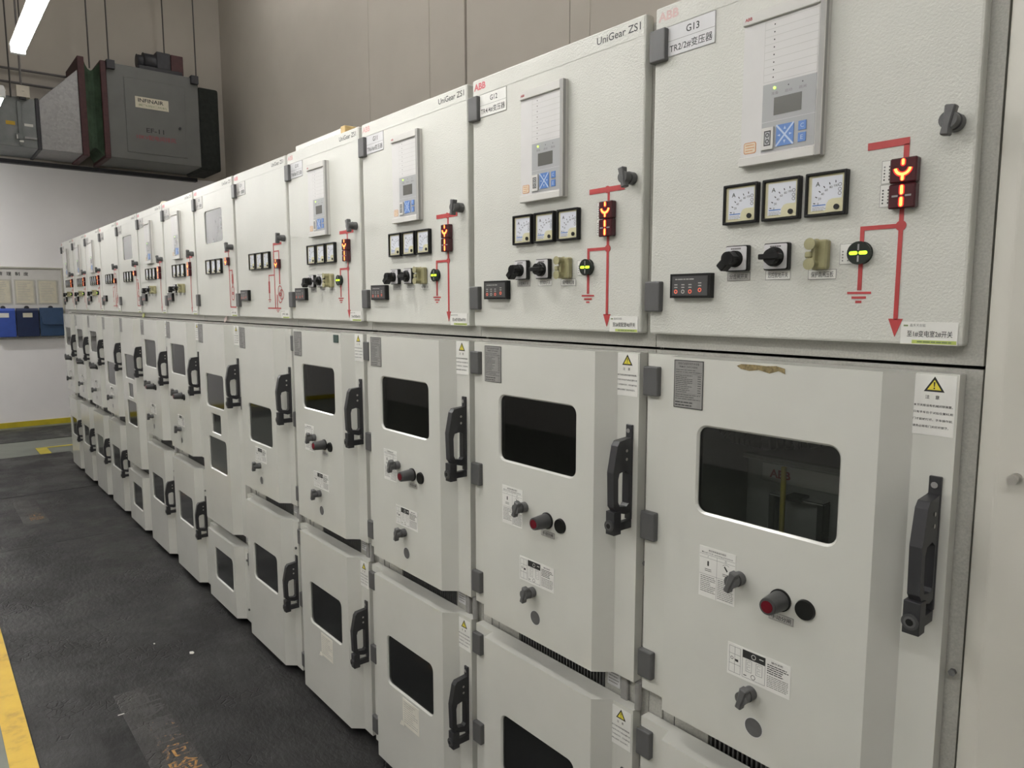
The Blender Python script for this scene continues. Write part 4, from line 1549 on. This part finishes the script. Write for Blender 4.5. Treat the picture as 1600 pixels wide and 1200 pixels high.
part('motor', fan, 'fanmotor', motor, loc_of(fan))
part('belt_guard', fan, 'fanguard', lambda: MB().box(XF - 0.4, 1.80, ZT, XF - 0.1, 1.96, ZT + 0.29, 'oxide_red').mesh('belt_guard', 0.006, 1), loc_of(fan))
for y in (1.005, 2.06):
    part('lug', fan, 'lug', lambda: MB().box(-0.04, -0.05, -0.09, 0.06, 0.05, 0.02, 'motor_dark').mesh('lug', 0.004, 1), (0, y - 1.55, ZT - ZB))
for k, (x, y) in enumerate(((XF + 0.02, 0.99), (XF + 0.02, 2.09), (XF - 0.3, 1.77))):
    part('hanger_rod', fan, 'fanrod%d' % (k == 2), lambda: MB().cyl((0, 0), 0.009, 0, ZC - ZT, 'rod_steel', 'z', 8).mesh('hanger_rod'), (x - XF, y - 1.55, ZT - ZB))
part('flexible_collar', fan, 'collar', lambda: MB().box(XB + 0.02, 2.115, ZB - 0.03, XF - 0.02, 2.40, ZT - 0.10, 'flex_black').mesh('flexible_collar', 0.03, 2), loc_of(fan), label='black flexible collar running to the wall')

duct = empty('air_duct', (XF, 0.2, ZB), 'galvanised air duct with green flexible joint leading into the fan box', 'air duct')
for y0, y1, nm in ((0.625, 0.70, 'f1'), (0.885, 0.950, 'f2')):
    part('flange', duct, nm, lambda y0=y0, y1=y1: MB().prism([[(XB - 0.03, ZB - 0.02), (XF + 0.03, ZB - 0.02), (XF + 0.03, ZT - 0.0), (XB - 0.03, ZT - 0.0)]], y0, y1, 'oxide_red').mesh('flange', 0.004, 1), loc_of(duct), label='dark red flange')


def flex():
    mb = MB()
    prof = []
    n = 6
    for j in range(n + 1):
        y = 0.70 + (0.885 - 0.70) * j / n
        dpt = -0.10 * math.sin(math.pi * j / n) - 0.02
        prof.append((y, dpt))
    rings = []
    for y, d in prof:
        rings.append([(XB - d, y, ZB - d), (XF + d, y, ZB - d), (XF + d, y, ZT + d), (XB - d, y, ZT + d)])
    vs = [p for r_ in rings for p in r_]
    fs = []
    for j in range(n):
        for q in range(4):
            a, b_ = 4 * j + q, 4 * j + (q + 1) % 4
            fs.append((a, b_, b_ + 4, a + 4))
    mb.add(vs, fs, 'flex_green')
    return mb.mesh('flexible_joint')


part('flexible_joint', duct, 'flexj', flex, loc_of(duct), label='green canvas joint')
ZD = 2.60 + ZO


def transition():
    pr = [(0.175, ZB), (0.625, ZB), (0.625, 3.06 + ZO), (0.175, ZD)]
    return MB().prism([pr], XB, XF, 'galvanised', 'yz').mesh('transition', 0.004, 1)


part('transition', duct, 'ductt', transition, loc_of(duct))
part('joint_flange', duct, 'ductf', lambda: MB().box(XB - 0.02, 0.135, ZB - 0.015, XF + 0.018, 0.172, ZD + 0.015, 'motor_dark').mesh('joint_flange', 0.003, 1), loc_of(duct))
part('straight_duct', duct, 'ducts', lambda: MB().box(XB, -3.6, ZB, XF, 0.135, ZD, 'duct_dull').mesh('straight_duct', 0.004, 1), loc_of(duct))
part('yellow_tag', duct, 'ductyt', lambda: MB().box(XF, -0.185, 2.255 + ZO, XF + 0.004, -0.09, 2.30 + ZO, 'tag_yellow').mesh('yellow_tag'), loc_of(duct))
part('white_tag', duct, 'ductwt', lambda: MB().box(XF, 0.005, 2.257 + ZO, XF + 0.004, 0.098, 2.29 + ZO, 'label_white').mesh('white_tag'), loc_of(duct))
part('stiffener', duct, 'ductst', lambda: MB().box(XF, -0.06, 2.02 + ZO, XF + 0.02, -0.02, ZD - 0.05, 'duct_dull').mesh('stiffener', 0.003, 1), loc_of(duct))


def damper():
    mb = MB().box(XF, 0.0, 2.105 + ZO, XF + 0.02, 0.13, 2.13 + ZO, 'galvanised')
    mb.box(XF, -0.09, 2.09 + ZO, XF + 0.03, -0.02, 2.16 + ZO, 'duct_dull')
    mb.box(XF + 0.02, -0.06, 2.055 + ZO, XF + 0.03, -0.015, 2.075 + ZO, 'label_white')
    mb.box(XF + 0.02, -0.085, 2.09 + ZO, XF + 0.035, -0.075, 2.14 + ZO, 'label_white')
    return mb.mesh('damper_lever')


part('damper_lever', duct, 'ductdl', damper, loc_of(duct))
for k, y in enumerate((0.76, -0.115)):
    part('hanger_rod', duct, 'ductrod%d' % k, lambda y=y, k=k: MB().cyl((XF + 0.03, y), 0.009, ZT - 0.13 if k == 0 else ZD - 0.02, ZC, 'rod_steel', 'z', 8).mesh('hanger_rod'), loc_of(duct))
solo('support_angle', MB().box(XE + 0.003, -3.6, ZB - 0.075, XE + 0.11, 2.3, ZB - 0.025, 'motor_dark').mesh('support_angle', 0.003, 1), kind='structure')  # steel support angle under the duct, fixed to the wall

jb = empty('junction_box', (XF + 0.05, 0.01, 2.595 + ZO), 'square cream junction box before the grey duct', 'junction box')
part('box_lid', jb, 'jbox', lambda: MB().box(-0.04, -0.068, 0, 0.02, 0.068, 0.137, 'cream_box').box(0.02, -0.012, 0.066, 0.022, 0.014, 0.072, 'print_grey').mesh('box_lid', 0.006, 1))
part('conduit_drop', jb, 'jbc', lambda: MB().cyl((0, -0.015), 0.012, 0.13, ZC - 2.595 - ZO, 'conduit', 'z', 8).mesh('conduit_drop'))
part('gland', jb, 'jbg', lambda: MB().box(-0.02, -0.04, -0.03, 0.015, 0.03, 0.0, 'motor_dark').mesh('gland', 0.004, 1))
for k, (z0, z1, ye, lab) in enumerate(((3.10, 3.17, 0.72, 'upper grey conduit pipe above the duct'), (2.97, 2.985, 0.55, 'lower grey conduit pipe above the duct'))):
    mb = MB()
    yy0, yy1 = -3.6, ye
    vs = []
    for y, z in ((yy0, z0 + ZO), (yy1, z1 + ZO)):
        for q in range(8):
            t_ = 2 * math.pi * q / 8
            vs.append((XE + 0.07 + 0.016 * math.cos(t_), y, z + 0.016 * math.sin(t_)))
    mb.add(vs, [(q, (q + 1) % 8, 8 + (q + 1) % 8, 8 + q) for q in range(8)], 'conduit', True)
    o = solo('conduit_pipe', mb.mesh('conduit_pipe'))
    tag(o, lab, 'conduit pipe', 'conduit pipes above the duct')

# ------------------------------------------------------------------ notice board with blue file boxes on the end wall
nb = empty('notice_board', (XE, 0.0, ZO - 0.42), 'white notice board with framed sheets on the end wall', 'notice board')
LB = (-XE, 0.0, 0.42 - ZO)
part('board', nb, 'nboard', lambda: MB().box(XE, -1.6, ZO - 0.42, XE + 0.014, 0.42, ZO + 0.55, 'board_white').mesh('board', 0.002, 1), LB)


def bframe():
    mb = MB()
    x0, x1 = XE, XE + 0.028
    mb.box(x0, -1.62, ZO + 0.535, x1, 0.435, ZO + 0.556, 'board_sheet')
    mb.box(x0, 0.410, ZO - 0.42, x1, 0.432, ZO + 0.54, 'board_sheet')
    mb.box(x0, -1.62, ZO - 0.43, x1, 0.432, ZO - 0.41, 'galvanised')
    return mb.mesh('board_frame', 0.002, 1)


part('board_frame', nb, 'nframe', bframe, LB)
def title():
    mb = MB()
    for q, ch in enumerate('配电管理制度'):
        c = 0.0 - 0.097 * (5 - q)
        mb.text(ch, c - 0.027, ZO + 0.437, c + 0.027, ZO + 0.487, 0, 'print_black', 0.012, keep=False, put=lambda a, z: (XE + 0.0155, a, z))
    return mb.mesh('board_title')


part('board_title', nb, 'ntitle', title, LB)


def sheet(y0, y1, sd):
    mb = MB().box(XE + 0.014, y0, ZO + 0.05, XE + 0.020, y1, ZO + 0.385, 'board_sheet')
    mb.box(XE + 0.020, y0 + 0.018, ZO + 0.068, XE + 0.0215, y1 - 0.018, ZO + 0.367, 'paper_cream')
    rnd = random.Random(sd)
    for q in range(11):
        z = ZO + 0.335 - q * 0.023
        e_ = y1 - 0.04 - rnd.random() * 0.07
        mb.add([(XE + 0.022, y0 + 0.035, z), (XE + 0.022, e_, z), (XE + 0.022, e_, z + 0.006), (XE + 0.022, y0 + 0.035, z + 0.006)], [(0, 1, 2, 3)], 'label_grey')
    return mb.mesh('framed_sheet')


for y0, y1 in ((0.122, 0.362), (-0.145, 0.09), (-0.415, -0.18), (-0.685, -0.45)):
    part('framed_sheet', nb, 'sheet%.2f' % y0, lambda y0=y0, y1=y1: sheet(y0, y1, int(y0 * 100)), LB)

for y0, y1, mm, lab, plate, flap in ((-0.42, -0.163, 'file_blue', 'bright blue file box with white label hanging under the notice board', 'label_white', False),
                                     (-0.152, 0.103, 'file_navy', 'dark navy file box with cream label hanging under the notice board', 'paper_cream', False),
                                     (0.116, 0.395, 'file_steel', 'steel blue file box with a flap, no label, under the notice board', None, True)):
    f = empty('file_box', (XE + 0.03, (y0 + y1) / 2, ZO - 0.395), lab, 'file box', 'blue file boxes on the end wall')
    w2 = (y1 - y0) / 2
    part('box_body', f, 'file' + mm, lambda: MB().prism([[(0, 0), (0.055, 0.004), (0.075, 0.36), (0.07, 0.385), (0, 0.39)]], -w2, w2, mm, 'xy').mesh('tmp') if False else
         MB().add([(0, -w2, 0), (0.055, -w2, 0), (0.075, -w2, 0.36), (0.06, -w2, 0.388), (0, -w2, 0.388), (0, w2, 0), (0.055, w2, 0), (0.075, w2, 0.36), (0.06, w2, 0.388), (0, w2, 0.388)],
                  [(4, 3, 2, 1, 0), (5, 6, 7, 8, 9), (0, 1, 6, 5), (1, 2, 7, 6), (2, 3, 8, 7), (3, 4, 9, 8), (4, 0, 5, 9)], mm).mesh('box_body', 0.004, 1))
    part('hook', f, 'fhook', lambda: MB().cyl((0.0, 0.395), 0.028, -0.006, 0.03, 'motor_dark', 'x', 14).mesh('hook'))
    if plate:
        part('label_card', f, 'fcard' + plate, lambda: MB().add([(0.0725, -0.055, 0.265), (0.0725, 0.055, 0.265), (0.076, 0.055, 0.325), (0.076, -0.055, 0.325)], [(0, 1, 2, 3)], plate).mesh('label_card'))
    if flap:
        part('flap', f, 'fflap', lambda: MB().add([(0.070, -w2 + 0.025, 0.175), (0.072, -w2 + 0.055, 0.158), (0.074, w2, 0.155), (0.078, w2, 0.392), (0.078, -w2 - 0.002, 0.392), (0.086, -w2 + 0.03, 0.178), (0.088, -w2 + 0.06, 0.162), (0.09, w2, 0.16), (0.082, w2, 0.395), (0.082, -w2 - 0.002, 0.395)],
                                                 [(5, 6, 7, 8, 9), (4, 3, 2, 1, 0), (0, 1, 6, 5), (1, 2, 7, 6), (2, 3, 8, 7), (3, 4, 9, 8), (4, 0, 5, 9)], mm).mesh('flap'))
